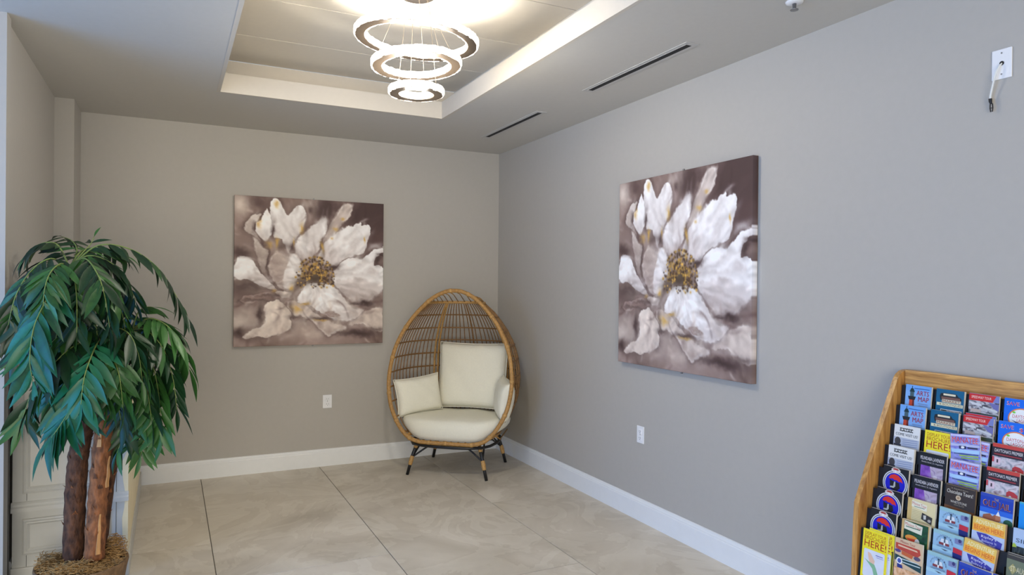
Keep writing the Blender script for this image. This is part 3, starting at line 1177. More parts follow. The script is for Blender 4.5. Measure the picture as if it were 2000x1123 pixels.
frame_mould(cx0 + .04, cx1 - .082, .45, .94, 'panel_moulding')
frame_mould(cx0 + .04, cx1 - .082, .165, .33, 'panel_moulding')
cabpart(MB().box(cx0 + .055, cx0 + .0565, cyf - .0012, cyf + .001, .108, .16), 'joint_line', M_dark)
cabpart(MB().box(cx0 + .055, cx0 + .0565, cyf - .0012, cyf + .001, .415, .448), 'joint_line', M_dark)
cabpart(MB().box(cx1 - .052, cx1 - .0505, cyf - .0012, cyf + .001, .108, .96), 'joint_line', M_dark)
pt = [(cx1 - .0005, .11), (cx1 - .010, .13), (cx1 - .014, .17), (cx1 - .024, .20), (cx1 - .026, .28), (cx1 - .017, .33), (cx1 - .013, .40), (cx1 - .022, .46), (cx1 - .030, .55), (cx1 - .0005, .62)]
cabpart(MB().prism(pt[::-1], 1, cyf - .0016, cyf - .0002), 'worn_paint_patch', M_cream)

cbx = XL - .012
cord = smoothpath([(cbx, -1.77, 1.0), (cbx + .004, -1.765, .8), (cbx - .004, -1.75, .62), (cbx + .016, -1.75, .52), (cbx - .002, -1.76, .42), (cbx + .012, -1.75, .32), (cbx - .008, -1.76, .2), (cbx - .004, -1.77, .004)], 6)
cord = MB().tube(cord, .0035, 6).build('power_cord', mat('grey_white_cable', (200, 198, 192), .5), None, True)
tag(cord, 'thin white cord hanging in the dark slot beside the cabinet', 'cord')

# ------------------------------------------------------------------ artificial palm in a pot
PX, PY = -2.945, -2.03
palm = empty('potted_palm', (PX, PY, 0))
tag(palm, 'artificial palm with three brown trunks and green fronds by the left wall', 'plant')
porg = Vector(palm.location)


def ploc(p):
    return Vector(p) - porg


M_pot = mat('woven_pot_brown', (120, 92, 62), .8, .3, 50, .5)
pot = MB()
pot.lathe([(0, 0), (.135, 0), (.145, .01), (.172, .17), (.180, .205), (.178, .214), (.168, .212), (.160, .19), (.150, .16), (0, .155)], 40)
pot_o = pot.build('pot', M_pot, palm, True)
M_coir = mat('coconut_fibre', (168, 132, 82), .9, .35, 40)
rg = random.Random(3)
co = MB()
for i in range(3200):
    rr_, an = .165 * math.sqrt(rg.random()), rg.uniform(0, 2 * PI)
    x, y = rr_ * math.cos(an), rr_ * math.sin(an)
    mound = .045 * (1 + .6 * math.sin(an * 2 + .6)) * (.6 + .4 * math.sin(an * 3))
    z = .195 + mound * (rr_ / .165) * 1.2 + .02 * math.exp(-((x - .0) ** 2 + (y + .09) ** 2) / .004) + rg.uniform(-.02, .012)
    hd, ln = rg.uniform(0, 2 * PI), rg.uniform(.02, .05)
    cv = rg.uniform(-1.8, 1.8)
    p = [Vector((x, y, z))]
    for s_ in range(3):
        p.append(p[-1] + Vector((math.cos(hd), math.sin(hd), rg.uniform(-.35, .45))) * ln / 3)
        hd += cv / 2
    q = [v_ for v_ in p if math.hypot(v_.x, v_.y) < .178]
    if len(q) > 1:
        co.tube(q, rg.uniform(.0008, .0017), 3, cap=False)
coir = co.build('coconut_fibre', M_coir, palm)
coir['kind'] = 'stuff'
MB().lathe([(0, .195), (.08, .192), (.13, .185), (.158, .175)], 24).build('fibre_bed', mat('fibre_bed', (70, 50, 32), .9, .3, 50, .5), palm, True)

M_bark = [mat('palm_bark_dark', (88, 56, 36), .9, .6, 55, 1.0, stretch=(1, 1, .45)), mat('palm_bark_warm', (134, 84, 50), .9, .5, 55, 1.0, stretch=(1, 1, .45))]
M_strip = mat('bare_wood_strip', (196, 146, 92), .7, .15, 40, .2, stretch=(4, 4, .3))
trunks = [([(143, 1098, -1.985), (146, 1000, -1.985), (152, 900, -1.985), (163, 820, -1.985), (150, 680, -1.98), (134, 548, -1.98)], .043, .034, 0),
          ([(184, 1090, -2.05), (189, 1000, -2.05), (197, 900, -2.05), (206, 800, -2.05), (204, 730, -2.05), (201, 668, -2.05)], .040, .034, 1),
          ([(190, 1085, -1.96), (206, 960, -1.95), (222, 860, -1.93), (236, 790, -1.92), (250, 720, -1.92), (258, 655, -1.92)], .034, .028, 0)]
for ti, (pts, r0, r1, mi) in enumerate(trunks):
    path = smoothpath([ploc(W(*q)) for q in pts], 10)
    n = len(path)
    m_ = MB()
    rads = []
    rgt = random.Random(ti)
    for i in range(n):
        rads.append((r0 + (r1 - r0) * i / n) * (1 + rgt.uniform(-.05, .06) + (.05 if i % 7 == 0 else 0)))
    m_.tube(path, rads, 14)
    m_.v = [(x + rgt.uniform(-.0018, .0018), y + rgt.uniform(-.0018, .0018), z + rgt.uniform(-.003, .003)) for x, y, z in m_.v]
    to = m_.build('trunk', M_bark[mi], palm, True)
    # ragged bark flakes
    for q in range(46 if ti < 2 else 14):
        i = rgt.randrange(2, n - 6)
        an = rgt.uniform(0, 2 * PI)
        up = (path[i + 1] - path[i - 1]).normalized()
        sd = Vector((math.cos(an), math.sin(an), 0))
        b0_ = path[i] + sd * rads[i] * .98
        tg = up.cross(sd) * rgt.uniform(.006, .012)
        tip = b0_ + up * rgt.uniform(.012, .03) + sd * rgt.uniform(.006, .014)
        MB().add([b0_ - tg, b0_ + tg, tip, b0_ - sd * .004], [(0, 1, 2), (1, 3, 2), (3, 0, 2), (0, 3, 1)]).build('bark_flake', M_bark[1 - mi] if q % 3 == 0 else M_bark[mi], to)
    # peeled strips showing bare wood
    vdir = Vector((CAM.x - PX, CAM.y - PY, 0)).normalized()
    sidev = Vector((-vdir.y, vdir.x, 0))
    strips = {0: [], 1: [(.82, .93, -.45), (.55, .74, .55), (.46, .52, -.35), (.30, .43, .78), (.05, .20, .30)], 2: []}[ti]
    for (a, b2, off) in strips:
        i0, i1 = int(a * n), int(b2 * n)
        vs, fs = [], []
        ns_ = i1 - i0 + 1
        for q in range(ns_):
            i = i0 + q
            cdir = (vdir * math.sqrt(1 - off * off) + sidev * off)
            ctr = path[i] + cdir * (rads[i] + .0035)
            lat = Vector((-cdir.y, cdir.x, 0))
            wq = .009 * (1 - .75 * q / ns_)
            vs += [ctr - lat * wq, ctr + lat * wq, ctr + lat * wq - cdir * .006, ctr - lat * wq - cdir * .006]
        for q in range(ns_ - 1):
            for j in range(4):
                fs.append((q * 4 + j, q * 4 + (j + 1) % 4, q * 4 + 4 + (j + 1) % 4, q * 4 + 4 + j))
        fs += [(0, 1, 2, 3), tuple((ns_ - 1) * 4 + j for j in range(4))]
        MB().add(vs, fs).build('bare_wood_strip', M_strip, to)
    # fibrous cap under the crown
    cp = MB()
    for q in range(70):
        an = rgt.uniform(0, 2 * PI)
        rr_ = rgt.uniform(.2, 1) * .042
        b0_ = path[-1] + Vector((math.cos(an) * rr_, math.sin(an) * rr_, rgt.uniform(-.03, 0)))
        cp.tube([b0_, b0_ + Vector((math.cos(an) * .012, math.sin(an) * .012, rgt.uniform(.015, .04)))], .0013, 3)
    cp.build('crown_fibre', M_coir, to)

LEAF = [leaf_mat('leaf_dark', (7, 28, 14), (24, 60, 30)), leaf_mat('leaf_green', (20, 60, 26), (58, 106, 46)), leaf_mat('leaf_bluelit', (5, 54, 34), (26, 100, 64))]  # last leaf colour has the blue window light put into it
M_rach = mat('frond_stem', (120, 140, 72), .5, .15, 30)


def leaflet_mesh(mi, bend):
    """lance-shaped blade, folded along the midrib, unit length along +x"""
    m_ = MB()
    N = 6
    prof = [.18, .62, .95, 1.0, .82, .45, 0.02]
    vs = []
    for i in range(N + 1):
        x = i / N
        w = .098 * prof[i]
        z = -bend * x * x
        vs += [(x, -w, z + w * .32), (x, 0, z), (x, w, z + w * .32)]
    fs = []
    for i in range(N):
        a = i * 3
        fs += [(a, a + 1, a + 4, a + 3), (a + 1, a + 2, a + 5, a + 4)]
    m_.add(vs, fs)
    return m_.mesh('leaflet', LEAF[mi], False)


LM = {(mi, b_): leaflet_mesh(mi, b_) for mi in range(3) for b_ in (.10, .28)}
for me in LM.values():
    me.polygons.foreach_set('use_smooth', [True] * len(me.polygons))

CA, CB, CC = (136, 525, -1.98), (201, 655, -2.05), (258, 645, -1.92)
# each frond: points in the photo with their depth, leaflet pairs, leaflet length, colour, individually built?
FR = [
    # top crown
    ([CA, (190, 480, -2.0), (255, 487, -2.0), (310, 525, -2.0), (345, 580, -2.0), (364, 618, -2.0)], 9, .155, 0, 1),
    ([CA, (160, 495, -1.95), (176, 478, -1.92), (184, 462, -1.9)], 2, .10, 0, 1),
    ([CA, (112, 478, -2.0), (75, 478, -2.0), (45, 505, -2.0)], 8, .13, 0, 1),
    ([CA, (100, 505, -2.1), (60, 530, -2.15), (30, 580, -2.2), (16, 635, -2.2)], 10, .15, 0, 1),
    ([CA, (112, 545, -2.15), (88, 590, -2.28), (66, 640, -2.33), (58, 700, -2.34), (64, 745, -2.32)], 11, .19, 2, 1),
    ([CA, (165, 505, -2.1), (190, 535, -2.2), (205, 580, -2.24), (214, 640, -2.26)], 10, .16, 0, 1),
    ([CA, (170, 500, -2.0), (210, 510, -2.0), (245, 540, -2.0), (265, 590, -2.0)], 10, .15, 0, 1),
    ([CA, (160, 490, -1.9), (205, 485, -1.8), (245, 500, -1.75)], 8, .13, 0, 0),
    ([CA, (120, 515, -2.15), (100, 530, -2.25), (88, 560, -2.3), (84, 600, -2.3)], 8, .15, 1, 1),
    ([CA, (150, 490, -1.85), (140, 470, -1.75), (120, 462, -1.65)], 6, .13, 0, 0),
    ([CA, (100, 520, -1.95), (70, 545, -2.0), (50, 600, -2.05), (44, 680, -2.05)], 10, .15, 0, 0),
    ([CA, (180, 500, -1.85), (220, 530, -1.8), (250, 580, -1.8), (262, 640, -1.8)], 10, .15, 0, 0),
    ([CA, (145, 540, -2.15), (150, 590, -2.25), (150, 650, -2.28)], 7, .15, 0, 0),
    ([CA, (112, 520, -2.1), (78, 560, -2.15), (45, 610, -2.2), (30, 690, -2.2)], 10, .16, 0, 0),
    ([CA, (175, 520, -2.08), (215, 560, -2.12), (238, 610, -2.14), (246, 660, -2.14)], 10, .15, 0, 0),
    ([CA, (140, 560, -2.1), (118, 620, -2.18), (104, 690, -2.2)], 9, .16, 0, 0),
    ([CA, (165, 545, -2.1), (182, 600, -2.15), (190, 655, -2.16)], 9, .15, 0, 0),
    # front crown
    ([CB, (180, 690, -2.2), (155, 740, -2.3), (138, 795, -2.36), (118, 830, -2.38), (98, 858, -2.39)], 11, .19, 2, 1),
    ([CB, (165, 665, -2.15), (125, 690, -2.25), (85, 740, -2.28), (55, 800, -2.28)], 10, .17, 0, 1),
    ([CB, (196, 690, -2.2), (198, 740, -2.3), (205, 790, -2.33)], 8, .15, 1, 1),
    ([CB, (215, 685, -2.2), (232, 730, -2.3), (240, 790, -2.32)], 8, .16, 1, 1),
    ([CB, (175, 640, -2.1), (140, 645, -2.15), (105, 665, -2.2), (85, 700, -2.22)], 8, .14, 1, 1),
    ([CB, (185, 680, -2.25), (165, 735, -2.36), (158, 790, -2.4)], 8, .16, 2, 1),
    ([CB, (150, 670, -1.95), (105, 700, -1.95), (65, 760, -1.95), (40, 830, -1.97)], 10, .17, 0, 0),
    ([CB, (220, 640, -2.1), (250, 650, -2.2), (270, 690, -2.22), (278, 745, -2.22)], 9, .16, 0, 1),
    ([CB, (160, 660, -2.1), (120, 720, -2.15), (95, 790, -2.2)], 9, .17, 2, 0),
    ([CB, (170, 690, -2.15), (145, 750, -2.2), (130, 820, -2.22)], 9, .16, 0, 0),
    ([CB, (210, 700, -2.1), (225, 760, -2.12), (236, 820, -2.12)], 9, .15, 0, 0),
    ([CB, (225, 660, -2.05), (262, 690, -2.1), (285, 750, -2.1), (296, 820, -2.1)], 10, .16, 0, 0),
    ([CB, (185, 640, -2.0), (150, 650, -2.0), (115, 700, -2.0), (95, 770, -2.0)], 10, .16, 0, 0),
    # right crown
    ([CC, (290, 622, -2.0), (325, 635, -2.05), (352, 670, -2.05), (370, 722, -2.05)], 10, .16, 1, 1),
    ([CC, (285, 645, -2.05), (318, 680, -2.1), (338, 740, -2.1), (345, 800, -2.1)], 11, .16, 0, 1),
    ([CC, (275, 660, -2.05), (300, 720, -2.1), (312, 790, -2.1), (312, 850, -2.1)], 11, .16, 1, 1),
    ([CC, (265, 690, -2.0), (280, 760, -2.0), (285, 830, -2.0), (275, 890, -2.0)], 11, .15, 1, 1),
    ([CC, (252, 700, -2.05), (258, 770, -2.05), (248, 830, -2.06), (228, 885, -2.08)], 10, .14, 0, 1),
    ([CC, (285, 625, -1.85), (320, 630, -1.8), (350, 655, -1.78)], 8, .14, 0, 0),
    ([CC, (280, 640, -1.85), (310, 690, -1.8), (325, 770, -1.8)], 10, .15, 0, 0),
    ([CC, (270, 610, -1.9), (285, 600, -1.9), (300, 600, -1.9)], 3, .12, 1, 0),
    ([CC, (255, 690, -1.85), (262, 780, -1.82), (262, 860, -1.82)], 10, .15, 0, 0),
    ([CC, (235, 690, -1.95), (225, 760, -2.0), (222, 820, -2.0)], 8, .14, 0, 0),
]
rgl = random.Random(11)
rest = MB()
rest_m = []
n_ind = 0


def rot_to(d, nrm):
    x = d.normalized()
    z = (nrm - x * nrm.dot(x))
    if z.length < 1e-4:
        z = x.orthogonal()
    z.normalize()
    y = z.cross(x)
    return Matrix((x, y, z)).transposed().to_4x4()


for fi, (pts, npair, ll, mi, ind) in enumerate(FR):
    npair = int(npair * 1.3 + .5)
    ll *= 1.05
    P = smoothpath([ploc(W(*q)) for q in pts], 8)
    n = len(P)
    fm = MB().tube(P, [.0042 - .003 * i / n for i in range(n)], 5)
    fo = fm.build('frond', M_rach, palm, True)
    for k_ in range(npair + 1):
        tpar = .20 + .80 * k_ / npair
        fpos = tpar * (n - 1)
        i = min(int(fpos), n - 2)
        p = P[i].lerp(P[i + 1], fpos - i)
        tan = (P[min(i + 2, n - 1)] - P[max(i - 1, 0)]).normalized()
        # side vector: level, across the stem, turned part-way to the room so the blades fan out
        sd = tan.cross(Vector((0, 0, 1)))
        if sd.length < .35:
            sd = sd + RGT * .6
        sd.normalize()
        upn = sd.cross(tan).normalized()
        sides = (-1, 1) if k_ < npair else (0,)
        for s_ in sides:
            L = ll * (1.0 - .28 * abs(tpar - .55) * 1.6) * rgl.uniform(.75, 1.18)
            fwdk = .66 + .35 * tpar + rgl.uniform(-.22, .22)
            d = tan * fwdk + sd * s_ * (.95 + rgl.uniform(-.12, .12)) + Vector((0, 0, -.62 + rgl.uniform(-.16, .16))) + (upn * .10)
            if s_ == 0:
                d = tan
            R4 = rot_to(d, upn * .8 - FWD * .30 + Vector((rgl.uniform(-.35, .35), rgl.uniform(-.35, .35), rgl.uniform(-.1, .3))))
            S = Matrix.Diagonal((L, L * rgl.uniform(.95, 1.2), L, 1))
            mx = Matrix.Translation(p) @ R4 @ S
            bend = .10 if rgl.random() < .55 else .28
            mm = mi
            if mi == 0 and rgl.random() < .22:
                mm = 1
            if ind and n_ind < 300:
                lo = link('leaflet', LM[(mm, bend)], fo)
                lo.matrix_local = mx
                n_ind += 1
            else:
                me = LM[(mm, bend)]
                rest.add([mx @ v_.co for v_ in me.vertices], [tuple(q.vertices) for q in me.polygons], mm)
ro = rest.build('leaflets', LEAF, palm, True)
ro['kind'] = 'stuff'

# ------------------------------------------------------------------ oak brochure rack
Y0, Y1 = -3.80, -4.450
M_oak = wood_mat('oak', (148, 98, 48), (206, 156, 88), 2)
M_oak_h = wood_mat('oak_rail', (150, 102, 50), (212, 162, 92), 1)
rack = empty('brochure_rack', (-.15, (Y0 + Y1) / 2, 0))
tag(rack, 'oak floor rack full of tourist brochures against the right wall', 'rack')
rorg = Vector(rack.location)


def rpart(mb, name, m, parent=None, smooth=False):
    mb.v = [(x - rorg.x, y - rorg.y, z - rorg.z) for x, y, z in mb.v]
    return mb.build(name, m, parent or rack, smooth)


side = [(-.004, 0), (-.315, 0), (-.304, .36), (-.300, .46), (-.296, .556), (-.291, .633), (-.258, .706), (-.202, .827), (-.156, .922), (-.109, 1.017), (-.080, 1.076),
        (-.070, 1.094), (-.058, 1.106), (-.040, 1.116), (-.019, 1.1195), (-.004, 1.120)]
for ya in (Y0, Y1 + .02):
    rpart(MB().prism(side, 1, ya - .02, ya), 'side_panel', M_oak)
rpart(MB().box(-.012, -.004, Y1 + .02, Y0 - .02, 0, 1.10), 'back_panel', M_oak_h)
rpart(MB().bbox(-.034, -.012, Y1 + .02, Y0 - .02, 1.02, 1.122, .004), 'top_rail', M_oak_h)
rpart(MB().bbox(-.300, -.282, Y1 + .02, Y0 - .02, .05, .325, .003), 'front_panel', M_oak_h)
A_ = math.radians(6)
NRM = Vector((-math.cos(A_), 0, math.sin(A_)))
DWN = Vector((-math.sin(A_), 0, -math.cos(A_)))
SID = Vector((0, -1, 0))
BH, BW = .218, .100
colY = [-3.848, -3.967, -4.084, -4.200, -4.317]
rows = [(-.064 - .0325 * i, z) for i, z in enumerate((1.071, .996, .924, .848, .767, .690, .618, .549))]
M_pocket = mat('black_pocket_board', (26, 25, 26), .6, .1)
for (xr, zt) in rows:
    o0 = Vector((xr, 0, zt))
    a = o0 - NRM * .0165 + DWN * .006
    b_ = o0 - NRM * .0165 + DWN * (BH + .002)
    q = NRM * .003
    m_ = MB()
    m_.add([(p_.x, y, p_.z) for y in (Y0 - .021, Y1 + .021) for p_ in (a, b_, b_ - q, a - q)],
           [(0, 1, 2, 3), (7, 6, 5, 4), (0, 4, 5, 1), (1, 5, 6, 2), (2, 6, 7, 3), (3, 7, 4, 0)])
    rpart(m_, 'pocket_board', M_pocket)
    a = o0 - NRM * .016 + DWN * (BH + .0005)
    b_ = o0 + NRM * .003 + DWN * (BH + .0005)
    m_ = MB()
    q = DWN * .003
    m_.add([(p_.x, y, p_.z) for y in (Y0 - .021, Y1 + .021) for p_ in (a, b_, b_ + q, a + q)],
           [(0, 1, 2, 3), (7, 6, 5, 4), (0, 4, 5, 1), (1, 5, 6, 2), (2, 6, 7, 3), (3, 7, 4, 0)])
    rpart(m_, 'ledge', M_pocket)
    for yc in colY[1:]:
        a = o0 - NRM * .0165 + DWN * .05
        m_ = MB()
        e0, e1 = a, a + NRM * .014
        f0, f1 = o0 - NRM * .0165 + DWN * BH, o0 - NRM * .0025 + DWN * BH
        m_.add([(p_.x, y, p_.z) for y in (yc + .0075, yc + .0095) for p_ in (e0, e1, f1, f0)],
               [(0, 1, 2, 3), (7, 6, 5, 4), (0, 4, 5, 1), (1, 5, 6, 2), (2, 6, 7, 3), (3, 7, 4, 0)])
        rpart(m_, 'divider', M_pocket)

# ---- brochures: page block + printed cover (flat ink shapes and lettering)
_tc = {}


def text_shape(s):
    if s not in _tc:
        cu = bpy.data.curves.new('t', 'FONT')
        cu.body = s
        cu.resolution_u = 2
        ob = bpy.data.objects.new('t', cu)
        COL.objects.link(ob)
        me = ob.to_mesh()
        vs = [(v.co.x, v.co.y) for v in me.vertices]
        fs = [tuple(p.vertices) for p in me.polygons]
        ob.to_mesh_clear()
        bpy.data.objects.remove(ob)
        bpy.data.curves.remove(cu)
        x0, x1 = min(v[0] for v in vs), max(v[0] for v in vs)
        y0, y1 = min(v[1] for v in vs), max(v[1] for v in vs)
        _tc[s] = ([((x - x0) / (x1 - x0), (y1 - y) / (y1 - y0)) for x, y in vs], fs)
    return _tc[s]


def brochure(row, col, design, label, group=None, dx=0.0, dz=0.0, rot=0.0, thick=.008, off=0.0, paper=(225, 225, 222), width=BW, name='brochure'):
    """units of a design: centimetres from the cover's top left corner, y down"""
    xr, zt = rows[row]
    o0 = Vector((xr, colY[col], zt)) + SID * dx - DWN * dz + NRM * (off - .0005)
    Mx = Matrix((SID, DWN, NRM)).transposed().to_4x4()
    Mx.translation = o0
    Mx = Mx @ Matrix.Rotation(rot, 4, 'Z')
    w, h = width, BH - .002
    bg = design[0]
    body = MB().box(0, w, 0, h, -thick, -.0002, 0)
    body.add([(0, 0, 0), (w, 0, 0), (w, h, 0), (0, h, 0)], [(0, 1, 2, 3)], 1)
    o = body.build(name, [mat('paper_%d_%d_%d' % paper, paper, .7, .03, 60), bg if not isinstance(bg, tuple) else ink(bg)])
    o.matrix_world = Mx
    tag(o, label, 'brochure', group)
    pr = MB()
    mats = []
    lay = 0

    def mi(m):
        m = m if not isinstance(m, tuple) else ink(m)
        if m not in mats:
            mats.append(m)
        return mats.index(m)
    for sh in design[1:]:
        lay += 1
        z = .00015 + .00012 * lay
        kd = sh[0]
        if kd == 'r':
            _, x0, y0, x1, y1, m = sh
            pr.add([(x0 / 100, y0 / 100, z), (x1 / 100, y0 / 100, z), (x1 / 100, y1 / 100, z), (x0 / 100, y1 / 100, z)], [(0, 1, 2, 3)], mi(m))
        elif kd == 'p':
            _, pts, m = sh
            pr.add([(x / 100, y / 100, z) for x, y in pts], [tuple(range(len(pts)))], mi(m))
        elif kd == 'e':
            _, cx, cy, rx, ry, m = sh
            pr.add([((cx + rx * math.cos(2 * PI * i / 28)) / 100, (cy + ry * math.sin(2 * PI * i / 28)) / 100, z) for i in range(28)], [tuple(range(28))], mi(m))
        elif kd == 't':
            _, s, x0, y0, x1, y1, m = sh[:7]
            sl = sh[7] if len(sh) > 7 else 0
            vs, fs = text_shape(s)
            pr.add([((x0 + (x1 - x0) * u) / 100, (y0 + (y1 - y0) * v + sl * u) / 100, z) for u, v in vs], fs, mi(m))
    if pr.v:
        me = bpy.data.meshes.new('cover_print')
        me.from_pydata(pr.v, [], pr.f)
        for m in mats:
            me.materials.append(m)
        me.polygons.foreach_set('material_index', pr.m)
        me.update()
        link('cover_print', me, o)
    return o


WHT, BLK = (238, 238, 236), (24, 23, 25)
PH_cars = photo_mat('photo_cars', [(40, 40, 44), (110, 104, 112), (196, 196, 200), (92, 84, 78)], 45, (1, 2, 1))
PH_street = photo_mat('photo_street', [(30, 44, 34), (70, 74, 84), (176, 176, 182), (86, 70, 62)], 50, (1, 2, 1))
PH_lav = photo_mat('photo_lavender', [(88, 44, 140), (140, 84, 186), (176, 150, 190)], 30)
PH_lav2 = photo_mat('photo_lavender_grey', [(120, 92, 140), (190, 176, 196), (150, 132, 150)], 40)
PH_sea = photo_mat('photo_water', [(90, 96, 190), (140, 140, 214), (178, 196, 232)], 35, (1, 2.5, 1))
PH_food = photo_mat('photo_food', [(60, 40, 34), (214, 160, 112), (236, 196, 160), (150, 50, 42)], 40)
PH_leaf = photo_mat('photo_foliage', [(14, 40, 26), (24, 74, 44), (50, 96, 60)], 50)
PH_rail = photo_mat('photo_railing', [(18, 20, 20), (40, 44, 40), (90, 96, 84)], 60, (3, .5, 1))

D_arts = [(128, 176, 232), ('r', 0, 0, 10, 2.2, (110, 166, 232)), ('p', [(1.4, 16), (1.7, 5.2), (3.6, 5.2), (4.0, 16)], (196, 70, 40)), ('p', [(2.9, 5.2), (3.6, 5.2), (4.0, 16), (3.2, 16)], (110, 36, 30)),
          ('p', [(1.1, 4.3), (4.2, 4.3), (3.8, 5.6), (1.5, 5.6)], (34, 34, 38)), ('r', 1.9, 2.4, 3.4, 4.3, (70, 96, 104)), ('p', [(1.6, 2.6), (2.2, 1.3), (3.1, 1.3), (3.7, 2.6)], (24, 50, 56)), ('r', 2.5, .4, 2.75, 1.4, (24, 40, 60)),
          ('r', 3.4, 1.05, 9.3, 1.3, (36, 84, 160)), ('t', 'ARTS', 4.4, 1.9, 9.2, 3.7, (168, 40, 62)), ('t', 'MAP', 5.2, 4.1, 9.3, 5.9, (168, 40, 62)), ('r', 5.2, 6.6, 9.0, 6.9, (120, 140, 180)), ('r', 5.6, 7.3, 9.0, 7.6, (120, 140, 180))]
D_market = [(12, 92, 132), ('p', [(1.3, 2.6), (1.6, 1.6), (3.0, 1.3), (7.2, 1.3), (8.0, 2.2), (9.0, 2.7), (9.2, 4.0), (1.6, 4.0)], (34, 36, 38)), ('p', [(2.6, 1.5), (7.0, 1.5), (7.0, 2.2), (2.6, 2.2)], (226, 218, 190)),
            ('p', [(1.9, 2.7), (8.6, 2.7), (8.8, 3.5), (2.0, 3.5)], (120, 84, 72)), ('r', 2.2, 3.6, 9.0, 4.7, (206, 196, 168)), ('t', 'MARKET', 2.5, 3.75, 8.7, 4.55, (120, 40, 40)), ('r', .4, 4.9, 9.8, 6.0, (216, 214, 180)),
            ('t', '& BOUTIQUES', 1.4, 5.1, 9.4, 5.85, (110, 50, 44)), ('r', 1.9, 7.2, 9.5, 10.6, (220, 220, 214)), ('r', 2.1, 7.4, 9.3, 10.4, PH_street), ('e', 5.2, 8.6, 1.0, .7, (70, 52, 150))]
D_speed = [PH_cars, ('r', 0, 0, 10, 3.1, (120, 130, 190)), ('p', [(0, .1), (9.0, .1), (7.9, 2.4), (0, 2.4)], (202, 40, 36)), ('t', 'SPEEDWAY TOUR', .8, .75, 7.4, 1.65, (246, 226, 214)), ('r', 0, 2.4, 10, 6.6, PH_cars),
           ('p', [(6.5, 2.4), (10, 2.9), (10, 5.2), (8.2, 4.4)], (112, 112, 170)), ('p', [(.2, 3.0), (4, 3.3), (4.6, 4.2), (1.2, 3.9)], (208, 208, 212)), ('p', [(4.8, 4.0), (9.6, 5.0), (9.6, 5.7), (4.8, 4.7)], (204, 206, 206)),
           ('p', [(.8, 5.2), (4.2, 5.4), (4.2, 6.5), (.8, 6.3)], (190, 170, 160)), ('r', 0, 6.6, 10, 7.9, (58, 68, 48)), ('r', 0, 7.9, 10, 8.7, (232, 228, 228))]
D_save = [(14, 104, 226), ('t', 'SAVE', .75, 1.05, 4.75, 2.35, WHT), ('t', 'SAVE', .85, 1.12, 4.65, 2.28, (206, 34, 52)), ('t', '$6', 6.4, 1.4, 9.0, 2.9, WHT), ('t', '$6', 6.5, 1.5, 8.9, 2.8, (206, 34, 52)), ('e', 5.6, 6.5, 4.2, 3.6, (226, 130, 66)),
          ('e', 5.6, 6.5, 3.8, 3.2, WHT), ('t', 'DAYTONA', 2.8, 5.2, 8.6, 6.3, (200, 30, 60)), ('t', 'LAGOON', 4.2, 6.5, 8.6, 7.6, (200, 30, 60)), ('p', [(2.4, 7.0), (4.2, 7.6), (7, 8.2), (4.4, 8.2)], (40, 50, 110)), ('e', 3.2, 4.5, .5, .35, (120, 210, 70))]
D_visit = [(222, 223, 222), ('t', 'KAYAK', 2.3, .9, 7.4, 2.4, (40, 42, 40)), ('r', 2.2, 1.1, 7.4, 1.35, (40, 42, 40)), ('r', 2.2, 2.0, 7.4, 2.25, (40, 42, 40)), ('t', 'COME VISIT US!', .7, 3.0, 9.3, 4.0, (38, 40, 44)), ('r', 0, 4.7, 10, 22, (176, 184, 200)),
           ('e', 1.7, 6.2, 1.2, 1.5, (64, 62, 64)), ('r', .2, 7.2, 3.1, 7.9, (50, 54, 66))] + [('p', [(3.6, 5.4 + i * .75), (9.4, 4.95 + i * .75), (9.4, 5.15 + i * .75), (3.6, 5.6 + i * .75)], (122, 134, 170)) for i in range(7)]
D_disp = [(240, 224, 40), ('t', 'DISPLAY YOUR', .8, .8, 9.2, 2.0, (176, 84, 18)), ('t', 'BROCHURE', .8, 2.2, 9.2, 3.5, (176, 84, 18)), ('t', 'HERE!', .8, 3.7, 9.4, 6.2, (176, 40, 24)), ('p', [(1.2, 7.0), (8.8, 7.0), (9.1, 7.4), (9.1, 16.4), (8.7, 16.9), (1.2, 16.9), (.9, 16.4), (.9, 7.4)], (218, 222, 232)),
          ('p', [(2.4, 8.0), (3.6, 8.2), (5.4, 10.6), (5.2, 12.0), (3.4, 11.6), (2.8, 10.0)], (226, 190, 168)), ('p', [(1.2, 10.6), (3.2, 11.4), (5.4, 11.8), (6.2, 13.2), (7.2, 15.6), (6.6, 16.6), (5.6, 16.2), (4.6, 13.4), (3.0, 12.0)], (134, 184, 146)),
          ('r', 5.6, 8.2, 8.4, 8.5, (120, 120, 190)), ('r', 6.0, 8.9, 8.6, 9.1, (150, 150, 200)), ('r', .8, 17.4, 4.0, 19.6, (176, 50, 30)), ('r', 4.4, 17.4, 9.2, 19.6, (236, 150, 40))]
D_pel = [(22, 21, 24), ('t', 'PELINDABA LAVENDER', .6, 1.4, 9.2, 2.6, (230, 226, 230)), ('t', 'Amelia Island | St. Augustine', 1.0, 3.0, 8.8, 3.75, (196, 190, 196)), ('r', .9, 4.6, 9.0, 20, PH_lav2), ('p', [(.9, 4.6), (4.2, 4.6), (5.2, 9.0), (4.0, 20), (.9, 20)], PH_lav), ('e', 6.3, 8.1, .8, .6, (216, 206, 216))]
